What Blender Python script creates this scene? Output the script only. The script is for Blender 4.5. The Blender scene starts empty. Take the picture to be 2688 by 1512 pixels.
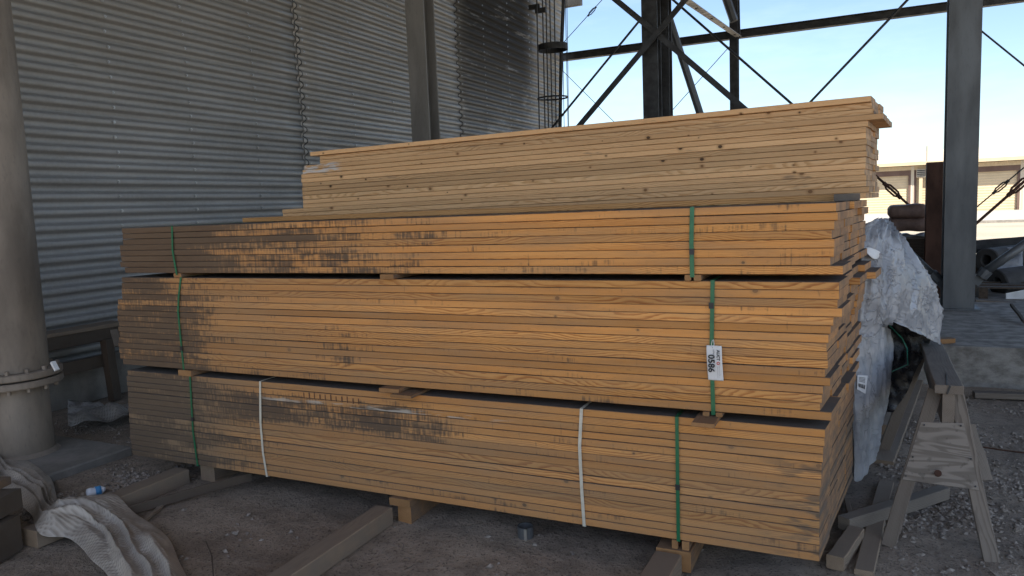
import bpy, math, random
from mathutils import Vector, Matrix, noise
random.seed(7)
sc = bpy.context.scene
COL = sc.collection
# ------------------------------------------------------------------ camera
# world axes: +X along the lumber to its near end, +Y away from the lumber's face, +Z up
F, PITCH, ROLL, YAW = 1951.13, .1073, -.0396, .4457      # F in pixels of a 2688 px wide frame
CAM = Vector((.126, -3.466, 1.794))
fwd = Vector((-math.sin(YAW)*math.cos(PITCH), math.cos(YAW)*math.cos(PITCH), -math.sin(PITCH)))
_r = Vector((math.cos(YAW), math.sin(YAW), 0)); _u = _r.cross(fwd)
RGT = _r*math.cos(ROLL)+_u*math.sin(ROLL); UPV = -_r*math.sin(ROLL)+_u*math.cos(ROLL)
cd = bpy.data.cameras.new('camera'); cam = bpy.data.objects.new('camera', cd); COL.objects.link(cam)
M = Matrix((RGT, UPV, -fwd)).transposed().to_4x4(); M.translation = CAM; cam.matrix_world = M
cd.sensor_width = 36; cd.lens = 36*F/2688; cd.clip_start = .05; cd.clip_end = 4000
sc.camera = cam
# ------------------------------------------------------------------ light
SUN_EL, SUN_AZ = math.radians(52), math.radians(142)     # azimuth clockwise from +Y
sdir = Vector((math.sin(SUN_AZ)*math.cos(SUN_EL), math.cos(SUN_AZ)*math.cos(SUN_EL), math.sin(SUN_EL)))
w = bpy.data.worlds.new('World'); sc.world = w; w.use_nodes = True
wn = w.node_tree.nodes; wl = w.node_tree.links; wn.clear()
sky = wn.new('ShaderNodeTexSky'); sky.sky_type = 'NISHITA'; sky.sun_disc = False
sky.sun_elevation = SUN_EL; sky.sun_rotation = SUN_AZ; sky.air_density = 1.0; sky.dust_density = 1.0; sky.ozone_density = 2.2
bg = wn.new('ShaderNodeBackground'); bg.inputs[1].default_value = .09
wo = wn.new('ShaderNodeOutputWorld')
tcw = wn.new('ShaderNodeTexCoord'); mpw = wn.new('ShaderNodeMapping'); mpw.inputs['Scale'].default_value = (2.2, 2.2, 9)
nzw = wn.new('ShaderNodeTexNoise'); nzw.inputs['Scale'].default_value = 1.6; nzw.inputs['Detail'].default_value = 6; nzw.inputs['Roughness'].default_value = .62
crw = wn.new('ShaderNodeValToRGB'); crw.color_ramp.elements[0].position = .48; crw.color_ramp.elements[1].position = .82
mulw = wn.new('ShaderNodeMath'); mulw.operation = 'MULTIPLY'; mulw.inputs[1].default_value = .14
mxw = wn.new('ShaderNodeMix'); mxw.data_type = 'RGBA'; mxw.inputs['B'].default_value = (8.5, 9.0, 9.6, 1)
wl.new(tcw.outputs['Generated'], mpw.inputs[0]); wl.new(mpw.outputs[0], nzw.inputs['Vector']); wl.new(nzw.outputs[0], crw.inputs[0])
wl.new(crw.outputs[0], mulw.inputs[0]); wl.new(mulw.outputs[0], mxw.inputs['Factor']); wl.new(sky.outputs[0], mxw.inputs['A'])
wl.new(mxw.outputs['Result'], bg.inputs[0]); wl.new(bg.outputs[0], wo.inputs[0])
sl = bpy.data.lights.new('sun', 'SUN'); sl.energy = 5.0; sl.angle = math.radians(.5); sl.color = (1, .93, .81)
so = bpy.data.objects.new('sun', sl); COL.objects.link(so); so.rotation_euler = sdir.to_track_quat('Z', 'Y').to_euler(); so.location = (8, -12, 18)
sc.view_settings.view_transform = 'Standard'; sc.view_settings.look = 'None'; sc.view_settings.exposure = 1.38; sc.view_settings.gamma = 1
sc.cycles.max_bounces = 8; sc.cycles.diffuse_bounces = 5
# ------------------------------------------------------------------ helpers
def ray(x, y): return fwd+RGT*((x-1344)/F)-UPV*((y-756)/F)
def P(x, y, ax, val):
    "the place seen at photo pixel (x, y) that lies on the plane axis ax = val"
    d = ray(x, y); t = (val-CAM[ax])/d[ax]; return CAM+d*t
def link(name, me, mat=None, parent=None):
    o = bpy.data.objects.new(name, me); COL.objects.link(o)
    if mat: me.materials.append(mat)
    if parent: o.parent = parent
    return o
def tag(o, label=None, cat=None, group=None, kind=None):
    if label: o['label'] = label
    if cat: o['category'] = cat
    if group: o['group'] = group
    if kind: o['kind'] = kind
    return o
def empty(name, loc, label, cat, group=None):
    o = bpy.data.objects.new(name, None); COL.objects.link(o); o.location = loc; o.empty_display_size = .1
    return tag(o, label, cat, group)
class MB:
    def __init__(s): s.v = []; s.f = []
    def add(s, vs, fs):
        b = len(s.v); s.v += [Vector(p) for p in vs]; s.f += [tuple(i+b for i in f) for f in fs]; return s
    def box(s, a, b, c=0):
        "axis aligned box a..b with chamfer c on the long edges"
        x0, y0, z0 = a; x1, y1, z1 = b
        return s.bar(((x0+x1)/2, (y0+y1)/2, z0), ((x0+x1)/2, (y0+y1)/2, z1), x1-x0, y1-y0, Vector((1, 0, 0)), c) if c == 0 else s.bar(((x0+x1)/2, y0, (z0+z1)/2), ((x0+x1)/2, y1, (z0+z1)/2), x1-x0, z1-z0, Vector((1, 0, 0)), c)
    def bar(s, p, q, w, h, side=None, c=0, n=1, wob=0, seed=0):
        "bar from p to q; w measured along side, h across; chamfer c; n segments"
        p = Vector(p); q = Vector(q); d = (q-p).normalized()
        if side is None: side = d.cross(Vector((0, 0, 1)))
        side = Vector(side); side = (side-d*side.dot(d)).normalized(); up = side.cross(d)
        a, b = w/2, h/2
        prof = [(-a, -b+c), (-a+c, -b), (a-c, -b), (a, -b+c), (a, b-c), (a-c, b), (-a+c, b), (-a, b-c)] if c else [(-a, -b), (a, -b), (a, b), (-a, b)]
        m = len(prof); vs = []; fs = []
        for i in range(n+1):
            t = i/n; ctr = p.lerp(q, t)
            if wob: ctr = ctr+side*wob*noise.noise(Vector((t*2.5, seed, 0)))+up*wob*noise.noise(Vector((t*2.5, seed, 7)))
            vs += [ctr+side*x+up*y for x, y in prof]
        for i in range(n):
            for k in range(m): fs.append((i*m+k, i*m+(k+1) % m, (i+1)*m+(k+1) % m, (i+1)*m+k))
        fs.append(tuple(range(m))[::-1]); fs.append(tuple(n*m+k for k in range(m)))
        return s.add(vs, fs)
    def tube(s, pts, r, n=10, caps=True):
        pts = [Vector(p) for p in pts]; rs = r if isinstance(r, (list, tuple)) else [r]*len(pts); vs = []; fs = []; ref = None
        for i, p in enumerate(pts):
            d = (pts[min(i+1, len(pts)-1)]-pts[max(i-1, 0)]).normalized()
            if ref is None: ref = d.orthogonal().normalized()
            ref = (ref-d*ref.dot(d)).normalized(); b = d.cross(ref)
            vs += [p+(ref*math.cos(2*math.pi*k/n)+b*math.sin(2*math.pi*k/n))*rs[i] for k in range(n)]
        for i in range(len(pts)-1):
            for k in range(n): fs.append((i*n+k, i*n+(k+1) % n, (i+1)*n+(k+1) % n, (i+1)*n+k))
        if caps: fs.append(tuple(range(n))[::-1]); fs.append(tuple((len(pts)-1)*n+k for k in range(n)))
        return s.add(vs, fs)
    def lathe(s, ctr, prof, n=32, axis='Z'):
        vs = []; fs = []; c = Vector(ctr)
        for r, z in prof:
            for k in range(n):
                a = 2*math.pi*k/n; vs.append(c+Vector((r*math.cos(a), r*math.sin(a), z)))
        for i in range(len(prof)-1):
            for k in range(n): fs.append((i*n+k, i*n+(k+1) % n, (i+1)*n+(k+1) % n, (i+1)*n+k))
        return s.add(vs, fs)
    def ribbon(s, pts, wdir, w, th, out):
        "flat band through pts, width along wdir, thickness along out"
        pts = [Vector(p) for p in pts]; wd = Vector(wdir).normalized()*w/2; vs = []; fs = []
        for i, p in enumerate(pts):
            o_ = Vector(out[i] if isinstance(out, list) else out)*th
            vs += [p-wd, p+wd, p+wd+o_, p-wd+o_]
        for i in range(len(pts)-1):
            for k in range(4): fs.append((i*4+k, i*4+(k+1) % 4, (i+1)*4+(k+1) % 4, (i+1)*4+k))
        e = (len(pts)-1)*4; fs += [(3, 2, 1, 0), (e, e+1, e+2, e+3)]
        return s.add(vs, fs)
    def mesh(s, name, smooth=False, origin=None):
        me = bpy.data.meshes.new(name); o = Vector(origin) if origin is not None else Vector()
        me.from_pydata([v-o for v in s.v], [], s.f); me.validate(); me.update()
        if smooth:
            for p in me.polygons: p.use_smooth = True
        return me
    def build(s, name, mat, parent=None, smooth=False, origin=None):
        me = s.mesh(name, smooth, origin)
        bm_fix(me)
        o = link(name, me, mat, parent)
        if origin is not None:
            o.location = Vector(origin)-(parent.location if parent else Vector())
        elif parent: o.location = -parent_world(parent)
        return o
def parent_world(p):
    v = Vector()
    while p: v += p.location; p = p.parent
    return v
def bm_fix(me):
    import bmesh
    bm = bmesh.new(); bm.from_mesh(me); bmesh.ops.recalc_face_normals(bm, faces=bm.faces); bm.to_mesh(me); bm.free()
def lbar(name, p, q, w, h, mat, parent=None, side=None, c=.003, n=6, wob=.004, sd=1):
    "bar whose mesh runs along its own X axis (so the grain follows it)"
    p = Vector(p); q = Vector(q); d = (q-p); L = d.length; d.normalize()
    side = Vector(side) if side is not None else d.cross(Vector((0, 0, 1))); side = (side-d*side.dot(d)).normalized()
    me = MB().bar((-L/2, 0, 0), (L/2, 0, 0), w, h, (0, 1, 0), c, n, wob, sd).mesh(name); bm_fix(me)
    o = link(name, me, mat, parent); M_ = Matrix((d, side, d.cross(side))).transposed(); o.rotation_euler = M_.to_euler()
    o.location = (p+q)/2-(parent_world(parent) if parent else Vector()); return o
def catmull(p0, p1, p2, p3, t):
    return .5*((2*p1)+(p2-p0)*t+(2*p0-5*p1+4*p2-p3)*t*t+(-p0+3*p1-3*p2+p3)*t**3)
def refine(grid, n):
    "grid of Vectors refined by Catmull-Rom, n steps per cell, both ways"
    def line(pts):
        out = []
        for i in range(len(pts)-1):
            a = pts[max(i-1, 0)]; b = pts[i]; c = pts[i+1]; d = pts[min(i+2, len(pts)-1)]
            out += [catmull(a, b, c, d, k/n) for k in range(n)]
        return out+[pts[-1].copy()]
    rows = [line(r) for r in grid]; cols = [line([r[j] for r in rows]) for j in range(len(rows[0]))]
    return [[cols[j][i] for j in range(len(cols))] for i in range(len(cols[0]))]
def sheet(g, disp=None, th=.003):
    "double-sided cloth from a refined grid; disp(i,j,point,normal) gives an offset vector"
    R_, C_ = len(g), len(g[0]); nr = [[None]*C_ for _ in range(R_)]
    for i in range(R_):
        for j in range(C_):
            a = g[min(i+1, R_-1)][j]-g[max(i-1, 0)][j]; b = g[i][min(j+1, C_-1)]-g[i][max(j-1, 0)][0:3] if False else g[i][min(j+1, C_-1)]-g[i][max(j-1, 0)]
            nr[i][j] = a.cross(b).normalized()
    if disp: g = [[g[i][j]+disp(i, j, g[i][j], nr[i][j]) for j in range(C_)] for i in range(R_)]
    vs = [p for r in g for p in r]+[g[i][j]+nr[i][j]*th for i in range(R_) for j in range(C_)]; N = R_*C_; fs = []
    for i in range(R_-1):
        for j in range(C_-1):
            a = i*C_+j; fs.append((a, a+1, a+C_+1, a+C_)); fs.append((N+a, N+a+C_, N+a+C_+1, N+a+1))
    for j in range(C_-1): fs.append((j, N+j, N+j+1, j+1)); a = (R_-1)*C_+j; fs.append((a, a+1, N+a+1, N+a))
    for i in range(R_-1): a = i*C_; fs.append((a, a+C_, N+a+C_, N+a)); a = i*C_+C_-1; fs.append((a, N+a, N+a+C_, a+C_))
    return MB().add(vs, fs)
# ------------------------------------------------------------------ materials
class Mat:
    def __init__(s, name, rough=.7, metal=0, spec=.5):
        s.m = bpy.data.materials.new(name); s.m.use_nodes = True; s.t = s.m.node_tree; s.n = s.t.nodes
        s.b = s.n['Principled BSDF']; s.b.inputs['Roughness'].default_value = rough; s.b.inputs['Metallic'].default_value = metal
        s.b.inputs['Specular IOR Level'].default_value = spec
    def set(s, sock, v):
        if v is None: return
        if hasattr(v, 'links'): s.t.links.new(v, sock)
        elif isinstance(v, (tuple, list)) and len(v) == 3 and sock.type == 'RGBA': sock.default_value = (*v, 1)
        else: sock.default_value = v
    def math(s, op, a, b=None, c=None, clamp=False):
        n = s.n.new('ShaderNodeMath'); n.operation = op; n.use_clamp = clamp
        for i, v in enumerate((a, b, c)): s.set(n.inputs[i], v)
        return n.outputs[0]
    def vmath(s, op, a, b=None):
        n = s.n.new('ShaderNodeVectorMath'); n.operation = op; s.set(n.inputs[0], a)
        if b is not None: s.set(n.inputs[1], b)
        return n.outputs[0]
    def co(s, kind='Object'):
        if kind == 'World': return s.n.new('ShaderNodeNewGeometry').outputs['Position']
        return s.n.new('ShaderNodeTexCoord').outputs[kind]
    def normal(s): return s.n.new('ShaderNodeNewGeometry').outputs['Normal']
    def scale(s, v, sc_, loc=(0, 0, 0)):
        n = s.n.new('ShaderNodeMapping'); s.set(n.inputs['Vector'], v); n.inputs['Scale'].default_value = sc_; s.set(n.inputs['Location'], loc); return n.outputs[0]
    def noise(s, v, scale=5, detail=4, rough=.55, dist=0):
        n = s.n.new('ShaderNodeTexNoise'); s.set(n.inputs['Vector'], v); n.inputs['Scale'].default_value = scale; n.inputs['Detail'].default_value = detail
        n.inputs['Roughness'].default_value = rough; n.inputs['Distortion'].default_value = dist; return n.outputs[0]
    def vor(s, v, scale=5, feat='F1', out='Distance', rnd=1):
        n = s.n.new('ShaderNodeTexVoronoi'); n.feature = feat; s.set(n.inputs['Vector'], v); n.inputs['Scale'].default_value = scale; n.inputs['Randomness'].default_value = rnd; return n.outputs[out]
    def rng(s, v, a, b, c=0, d=1, smooth=True):
        n = s.n.new('ShaderNodeMapRange'); n.interpolation_type = 'SMOOTHSTEP' if smooth else 'LINEAR'; s.set(n.inputs[0], v)
        for i, x in enumerate((a, b, c, d)): s.set(n.inputs[i+1], x)
        return n.outputs[0]
    def mix(s, f, a, b, mode='MIX'):
        n = s.n.new('ShaderNodeMix'); n.data_type = 'RGBA'; n.blend_type = mode; s.set(n.inputs['Factor'], f); s.set(n.inputs['A'], a); s.set(n.inputs['B'], b); return n.outputs['Result']
    def sep(s, v):
        n = s.n.new('ShaderNodeSeparateXYZ'); s.set(n.inputs[0], v); return n.outputs
    def comb(s, x, y, z):
        n = s.n.new('ShaderNodeCombineXYZ'); s.set(n.inputs[0], x); s.set(n.inputs[1], y); s.set(n.inputs[2], z); return n.outputs[0]
    def rand(s): return s.n.new('ShaderNodeObjectInfo').outputs['Random']
    def bump(s, h, dist=.01, strength=1):
        n = s.n.new('ShaderNodeBump'); n.inputs['Distance'].default_value = dist; n.inputs['Strength'].default_value = strength; s.set(n.inputs['Height'], h); s.t.links.new(n.outputs[0], s.b.inputs['Normal'])
    def out(s, col, rough=None):
        s.set(s.b.inputs['Base Color'], col); s.set(s.b.inputs['Roughness'], rough); return s.m

def pine(name, light, dark, dustc=(.115, .105, .095), ring=.0045, dust=1.0, stain=False, knots=.0, vary=.25, axis='X', paint=False):
    m = Mat(name, .75, 0, .25)
    o = m.co(); rnd = m.rand(); r1 = m.math('FRACT', m.math('MULTIPLY', rnd, 37.7)); r2 = m.math('FRACT', m.math('MULTIPLY', rnd, 91.3)); r3 = m.math('FRACT', m.math('MULTIPLY', rnd, 177.1))
    x, y, z = m.sep(o)[:3]
    if axis == 'Y': x, y = y, x
    off = m.math('MULTIPLY', rnd, 211.0)
    # log axis wanders along the board
    wx = m.comb(m.math('MULTIPLY_ADD', x, .8, off), 0, 0)
    wa = m.math('MULTIPLY_ADD', m.noise(wx, 1, 2), .12, -.06); wb = m.math('MULTIPLY_ADD', m.noise(m.comb(0, m.math('MULTIPLY_ADD', x, 1.1, off), 3.3), 1, 3), .055, -.0275)
    yy = m.math('ADD', m.math('ADD', y, wa), m.math('MULTIPLY_ADD', r1, .5, -.25)); zz = m.math('ADD', m.math('ADD', z, wb), m.math('MULTIPLY_ADD', r2, -.16, -.02))
    fine = m.noise(m.comb(m.math('MULTIPLY_ADD', x, 3, off), m.math('MULTIPLY', y, 30), m.math('MULTIPLY', z, 30)), 1, 3)
    rr = m.math('SQRT', m.math('ADD', m.math('MULTIPLY', yy, yy), m.math('MULTIPLY', zz, zz)))
    ph = m.math('ADD', m.math('DIVIDE', rr, ring), m.math('MULTIPLY', fine, 2.2))
    saw = m.math('FRACT', ph); band = m.math('MULTIPLY', m.rng(saw, .35, .85), m.rng(saw, 1.0, .9))
    band = m.math('MULTIPLY', band, m.rng(m.noise(m.comb(m.math('MULTIPLY', x, 1.2), m.math('MULTIPLY', y, 20), m.math('MULTIPLY_ADD', z, 25, off)), 1, 3), .3, .62, .35, 1))
    col = m.mix(band, light, dark)
    tone = m.noise(m.comb(m.math('MULTIPLY_ADD', x, .5, off), m.math('MULTIPLY', y, 3), m.math('MULTIPLY', z, 4)), 1, 3)
    tone = m.math('ADD', m.math('MULTIPLY_ADD', r3, vary, 1-vary*.62), m.math('MULTIPLY_ADD', tone, .5, -.25))
    col = m.mix(1.0, col, m.comb(tone, tone, tone), 'MULTIPLY')
    # hue drift of single boards
    col = m.mix(m.math('MULTIPLY', r1, .35), col, m.mix(1, col, (1.03, .92, .84), 'MULTIPLY'))
    fleck = m.rng(m.noise(m.comb(m.math('MULTIPLY', x, 25), m.math('MULTIPLY_ADD', y, 130, off), m.math('MULTIPLY', z, 130)), 1, 2), .62, .75)
    col = m.mix(m.math('MULTIPLY', fleck, .28), col, (.12, .07, .035))
    if knots:
        vn = m.n.new('ShaderNodeTexVoronoi'); vn.voronoi_dimensions = '1D'; vn.inputs['Scale'].default_value = 1
        m.set(vn.inputs['W'], m.math('MULTIPLY_ADD', x, knots, off)); kc = m.sep(vn.outputs['Color'])
        dx_ = m.math('DIVIDE', vn.outputs['Distance'], knots); dz_ = m.math('SUBTRACT', z, m.math('MULTIPLY_ADD', kc[0], .03, -.015))
        kr = m.math('SQRT', m.math('ADD', m.math('MULTIPLY', m.math('MULTIPLY', dx_, dx_), .6), m.math('MULTIPLY', dz_, dz_)))
        ks = m.math('MULTIPLY_ADD', kc[2], .008, .003); on = m.math('GREATER_THAN', kc[1], .66); q_ = m.math('DIVIDE', kr, ks)
        q_ = m.math('ADD', q_, m.math('MULTIPLY_ADD', fine, .8, -.4))
        col = m.mix(m.math('MULTIPLY', on, m.rng(q_, 2.4, 1.0, 0, .5)), col, (.36, .19, .08))
        col = m.mix(m.math('MULTIPLY', on, m.rng(q_, 1.05, .75, 0, .88)), col, m.mix(m.math('GREATER_THAN', kc[1], .86), (.20, .095, .04), (.04, .022, .015)))
    W = m.co('World'); wx_, wy_, wz_ = m.sep(W)[:3]
    if stain:
        # vertical drip marks and a dark mouldy patch at the far end of the stacks
        zr = m.math('MULTIPLY_ADD', rnd, 57.0, wz_)
        drip = m.noise(m.comb(m.math('MULTIPLY', wx_, 62), 0, m.math('MULTIPLY_ADD', wz_, 5, m.math('MULTIPLY', rnd, 9))), 1, 3, .6)
        big = m.noise(m.comb(m.math('MULTIPLY', wx_, 1.6), wy_, m.math('MULTIPLY', wz_, 4.5)), 1, 4, .6)
        row = m.noise(m.comb(m.math('MULTIPLY', wx_, 3.2), 0, m.math('MULTIPLY', zr, 14)), 1, 4, .65)
        up = m.math('MULTIPLY', m.rng(wz_, 1.40, 1.46), m.math('MULTIPLY', m.rng(wx_, -1.3, -3.2), .105))
        midl = m.math('MULTIPLY', m.rng(wx_, -3.2, -4.3), .185); dia = m.math('MULTIPLY', m.rng(wx_, -1.5, -2.6), .025)
        pat = m.math('MULTIPLY', m.math('MULTIPLY', m.math('MULTIPLY', m.rng(wz_, .46, .56), m.rng(wz_, .72, .64)), m.math('MULTIPLY', m.rng(wx_, -1.7, -2.4), m.rng(wx_, -3.9, -3.4))), .125)
        amt = m.math('ADD', m.math('ADD', up, midl), m.math('ADD', dia, m.math('ADD', pat, m.math('MULTIPLY_ADD', r2, .10, -.05))))
        k = m.math('ADD', m.math('MULTIPLY', drip, .34), m.math('ADD', m.math('MULTIPLY', big, .30), m.math('MULTIPLY', row, .42)))
        mask = m.rng(m.math('ADD', k, amt), .60, .73)
        col = m.mix(m.math('MULTIPLY', mask, .82), col, m.mix(m.rng(row, .4, .7), (.105, .075, .052), (.05, .043, .04)))
        # blue-grey corner marks near the near end, low down
        cm = m.math('MULTIPLY', m.rng(wx_, -.42, -.05), m.math('MULTIPLY', m.rng(wz_, .66, .6), m.rng(m.noise(m.comb(m.math('MULTIPLY', wx_, 4), 0, m.math('MULTIPLY', wz_, 19)), 1, 3), .50, .60)))
        col = m.mix(m.math('MULTIPLY', cm, .75), col, (.06, .055, .05))
        # fine brown drip lines
        fd = m.math('MULTIPLY', m.rng(m.noise(m.comb(m.math('MULTIPLY', wx_, 45), 0, m.math('MULTIPLY', wz_, 7)), 1, 3, .6), .64, .72), m.rng(m.noise(m.comb(m.math('MULTIPLY', wx_, 1.3), 4, wz_), 1, 2), .45, .6))
        col = m.mix(m.math('MULTIPLY', fd, .45), col, (.13, .075, .04))
        # the lowest bundle's far half has greyed all over
        gl = m.math('MULTIPLY', m.rng(wz_, .80, .72), m.rng(m.math('ADD', wx_, m.math('MULTIPLY', big, .9)), -2.6, -3.7, 0, .88))
        gl2 = m.math('MULTIPLY', m.rng(wz_, .80, .4), .28)
        col = m.mix(m.math('MAXIMUM', gl, gl2), col, (.185, .15, .11))
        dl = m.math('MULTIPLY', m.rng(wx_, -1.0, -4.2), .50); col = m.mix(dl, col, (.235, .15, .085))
        df = m.noise(m.comb(m.math('MULTIPLY', wx_, 1.3), 0, m.math('MULTIPLY', zr, 9)), 1, 5, .6); col = m.mix(m.rng(df, .38, .68, .04, .50), col, (.30, .20, .115)); col = m.mix(m.math('MULTIPLY', mask, .58), col, (.052, .042, .036))
        # pale scuffed strip
        ps = m.math('MULTIPLY', m.math('MULTIPLY', m.rng(m.math('ABSOLUTE', m.math('SUBTRACT', wz_, .665)), .016, .008), m.rng(m.noise(m.comb(m.math('MULTIPLY', wx_, 5), 0, m.math('MULTIPLY', wz_, 40)), 1, 3), .48, .6)), m.math('MULTIPLY', m.rng(wx_, -3.4, -3.2), m.rng(wx_, -1.5, -1.8)))
        col = m.mix(m.math('MULTIPLY', ps, .7), col, (.48, .44, .38))
    if paint:
        pn_ = m.noise(m.comb(m.math('MULTIPLY', wx_, 9), 0, m.math('MULTIPLY', wz_, 60)), 1, 4, .7)
        pm = m.math('MULTIPLY', m.rng(wx_, -3.72, -3.82), m.math('MULTIPLY', m.rng(m.math('ABSOLUTE', m.math('SUBTRACT', wz_, 2.185)), .05, .03), m.rng(pn_, .44, .54)))
        col = m.mix(m.math('MULTIPLY', pm, .8), col, (.62, .60, .57))
        bs = m.noise(m.comb(m.math('MULTIPLY', wx_, 2.2), 0, m.math('MULTIPLY', m.math('MULTIPLY_ADD', rnd, 31.0, wz_), 12)), 1, 4, .65)
        col = m.mix(m.rng(bs, .60, .74, 0, .62), col, (.13, .10, .075))
    N = m.normal(); nx, ny, nz = m.sep(N)[:3]
    dn = m.noise(W, 9, 5, .7)
    if dust:
        top = m.math('MULTIPLY', m.rng(nz, .6, .9), m.rng(dn, .2, .5, .82*dust, .97*dust))
        endf = m.math('MULTIPLY', m.rng(m.math('ABSOLUTE', nx if axis == 'X' else ny), .7, .95), m.rng(dn, .35, .65, .34, .70))
        col = m.mix(m.math('MAXIMUM', top, endf), col, dustc)
    m.bump(m.math('ADD', m.math('MULTIPLY', band, .4), m.math('ADD', fine, m.math('MULTIPLY', dn, .6))), .0012, .6)
    return m.out(col, m.rng(dn, .3, .7, .68, .85))
PINE = pine('yellow_pine', (.68, .335, .105), (.40, .145, .036), ring=.0034, knots=.55, stain=True, vary=.42)
PALE = pine('pale_pine', (.75, .465, .235), (.58, .315, .135), ring=.0048, knots=2.6, paint=True, dust=.55, vary=.42)
GREYW = pine('weathered_timber', (.29, .22, .155), (.17, .12, .08), dustc=(.19, .16, .13), dust=.75, ring=.005, vary=.35)
GREYX = pine('weathered_plank', (.20, .17, .14), (.115, .095, .078), dustc=(.14, .128, .115), dust=.6, ring=.006, vary=.3)
BLOCK = pine('sawn_block', (.34, .19, .085), (.2, .10, .04), dust=.55, ring=.004)
DARKW = pine('dark_old_timber', (.085, .062, .045), (.05, .036, .027), dustc=(.10, .085, .07), dust=.7)

def plain(name, col, rough=.7, metal=0, var=.25, scale=6, bump=.0015, col2=None, sc3=(1, 1, 1), spec=.5, coord='World'):
    m = Mat(name, rough, metal, spec); v = m.scale(m.co(coord), sc3); n = m.noise(v, scale, 6, .6)
    c2 = col2 or tuple(c*(1-var*1.6) for c in col)
    c = m.mix(m.rng(n, .3, .7), col, c2); f = m.noise(v, scale*12, 3)
    c = m.mix(m.rng(f, .55, .75, 0, .3), c, tuple(x*.6 for x in c2))
    if bump: m.bump(m.math('ADD', n, m.math('MULTIPLY', f, .4)), bump, .7)
    return m.out(c, m.rng(n, .3, .7, rough-.08, min(1, rough+.1)))
PIPEM = plain('dusty_painted_steel', (.26, .212, .168), .6, 0, .3, 3, .001, sc3=(1, 1, .35))
STEEL = plain('galvanised_column', (.12, .124, .128), .5, .25, .2, 4, .0008, sc3=(1, 1, .25))
STEELB = plain('brown_grey_column', (.20, .185, .165), .6, .1, .2, 4, .0008, sc3=(1, 1, .25))
DSTEEL = plain('dark_steel', (.05, .05, .052), .6, .3, .3, 6, .0005)
ANGLE = plain('pale_galvanised_angle', (.33, .30, .26), .5, .3, .3, 8, .0005)
RUST = plain('rusty_steel', (.085, .036, .02), .8, .1, .35, 5, .002, sc3=(1, 1, .5))
CONC = plain('dusty_concrete', (.24, .22, .195), .9, 0, .22, 4, .004)
BLACKP = plain('black_plastic_wrap', (.012, .012, .016), .28, 0, .2, 20, .006)
REDB = plain('rubber_roll', (.05, .047, .045), .8, 0, .2, 5, .002)
BALE = plain('brown_bale_wrap', (.27, .165, .125), .6, 0, .25, 8, .004)
STRAPG = plain('green_strap', (.015, .15, .065), .35, 0, .15, 30, 0)
STRAPW = plain('cream_strap', (.62, .58, .48), .45, 0, .1, 30, 0)
WHITEP = plain('white_paper', (.72, .72, .72), .6, 0, .04, 8, 0)
INK = plain('printed_ink', (.012, .012, .014), .6, 0, .05, 8, 0)
REDI = plain('red_ink', (.6, .05, .03), .6, 0, .05, 8, 0)
BLDG = plain('cream_metal_siding', (.46, .37, .245), .7, 0, .06, 1, 0)
BLDG2 = plain('cream_trim', (.46, .41, .33), .7, 0, .06, 1, 0)
BROWNT = plain('brown_door_frame', (.11, .065, .05), .7, 0, .1, 1, 0)
def wall_mat():
    m = Mat('galvanised_corrugated_sheet', .42, .55, .5); W = m.co('World'); x, y, z = m.sep(W)[:3]
    n = m.noise(m.comb(x, m.math('MULTIPLY', y, .45), m.math('MULTIPLY', z, 2)), 1.4, 5, .6)
    spang = m.noise(W, 22, 4, .7)
    base = m.mix(m.rng(n, .3, .7), (.30, .292, .284), (.235, .23, .222)); base = m.mix(m.rng(spang, .35, .7, 0, .35), base, (.36, .355, .345))
    # brown dust, more towards the eave
    base = m.mix(m.rng(m.math('MULTIPLY_ADD', n, 1.6, z), 2.8, 6.0, 0, .55), base, (.23, .21, .18))
    # soot-black weeping stain at the far end
    st = m.noise(m.comb(0, m.math('MULTIPLY', y, .55), m.math('MULTIPLY', z, .5)), 1.3, 6, .72)
    st2 = m.noise(m.comb(0, m.math('MULTIPLY', y, 1.2), m.math('MULTIPLY', z, 9)), 1, 4, .7)
    reg = m.math('MULTIPLY', m.rng(y, 9.0, 10.3), m.rng(y, 14.6, 12.8)); reg = m.math('MULTIPLY', reg, m.rng(z, 2.2, 6.0, .35, 1))
    mask = m.rng(m.math('ADD', m.math('ADD', m.math('MULTIPLY', st, .55), m.math('MULTIPLY', st2, .3)), m.math('MULTIPLY', reg, .42)), .57, .70)
    base = m.mix(m.math('MULTIPLY', mask, m.math('MULTIPLY', reg, 1.0, clamp=True)), base, (.02, .018, .016))
    wh = m.math('MULTIPLY', m.rng(y, 8.5, 10), m.rng(m.noise(m.comb(0, m.math('MULTIPLY', y, .8), m.math('MULTIPLY', z, 7)), 1, 5, .7), .56, .68))
    base = m.mix(m.math('MULTIPLY', wh, .4), base, (.5, .5, .5))
    sc_ = m.rng(m.noise(m.comb(0, m.math('MULTIPLY', y, 1.1), m.math('MULTIPLY', z, 40)), 1, 3), .68, .74)
    base = m.mix(m.math('MULTIPLY', sc_, .5), base, (.05, .05, .05))
    m.bump(spang, .001, .4); m.set(m.b.inputs['Metallic'], m.math('MULTIPLY_ADD', mask, -.24, .24))
    return m.out(base, m.math('MAXIMUM', m.rng(n, .3, .7, .44, .56), m.math('MULTIPLY', mask, m.math('MULTIPLY', reg, .85))))
WALLM = wall_mat()
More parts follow.
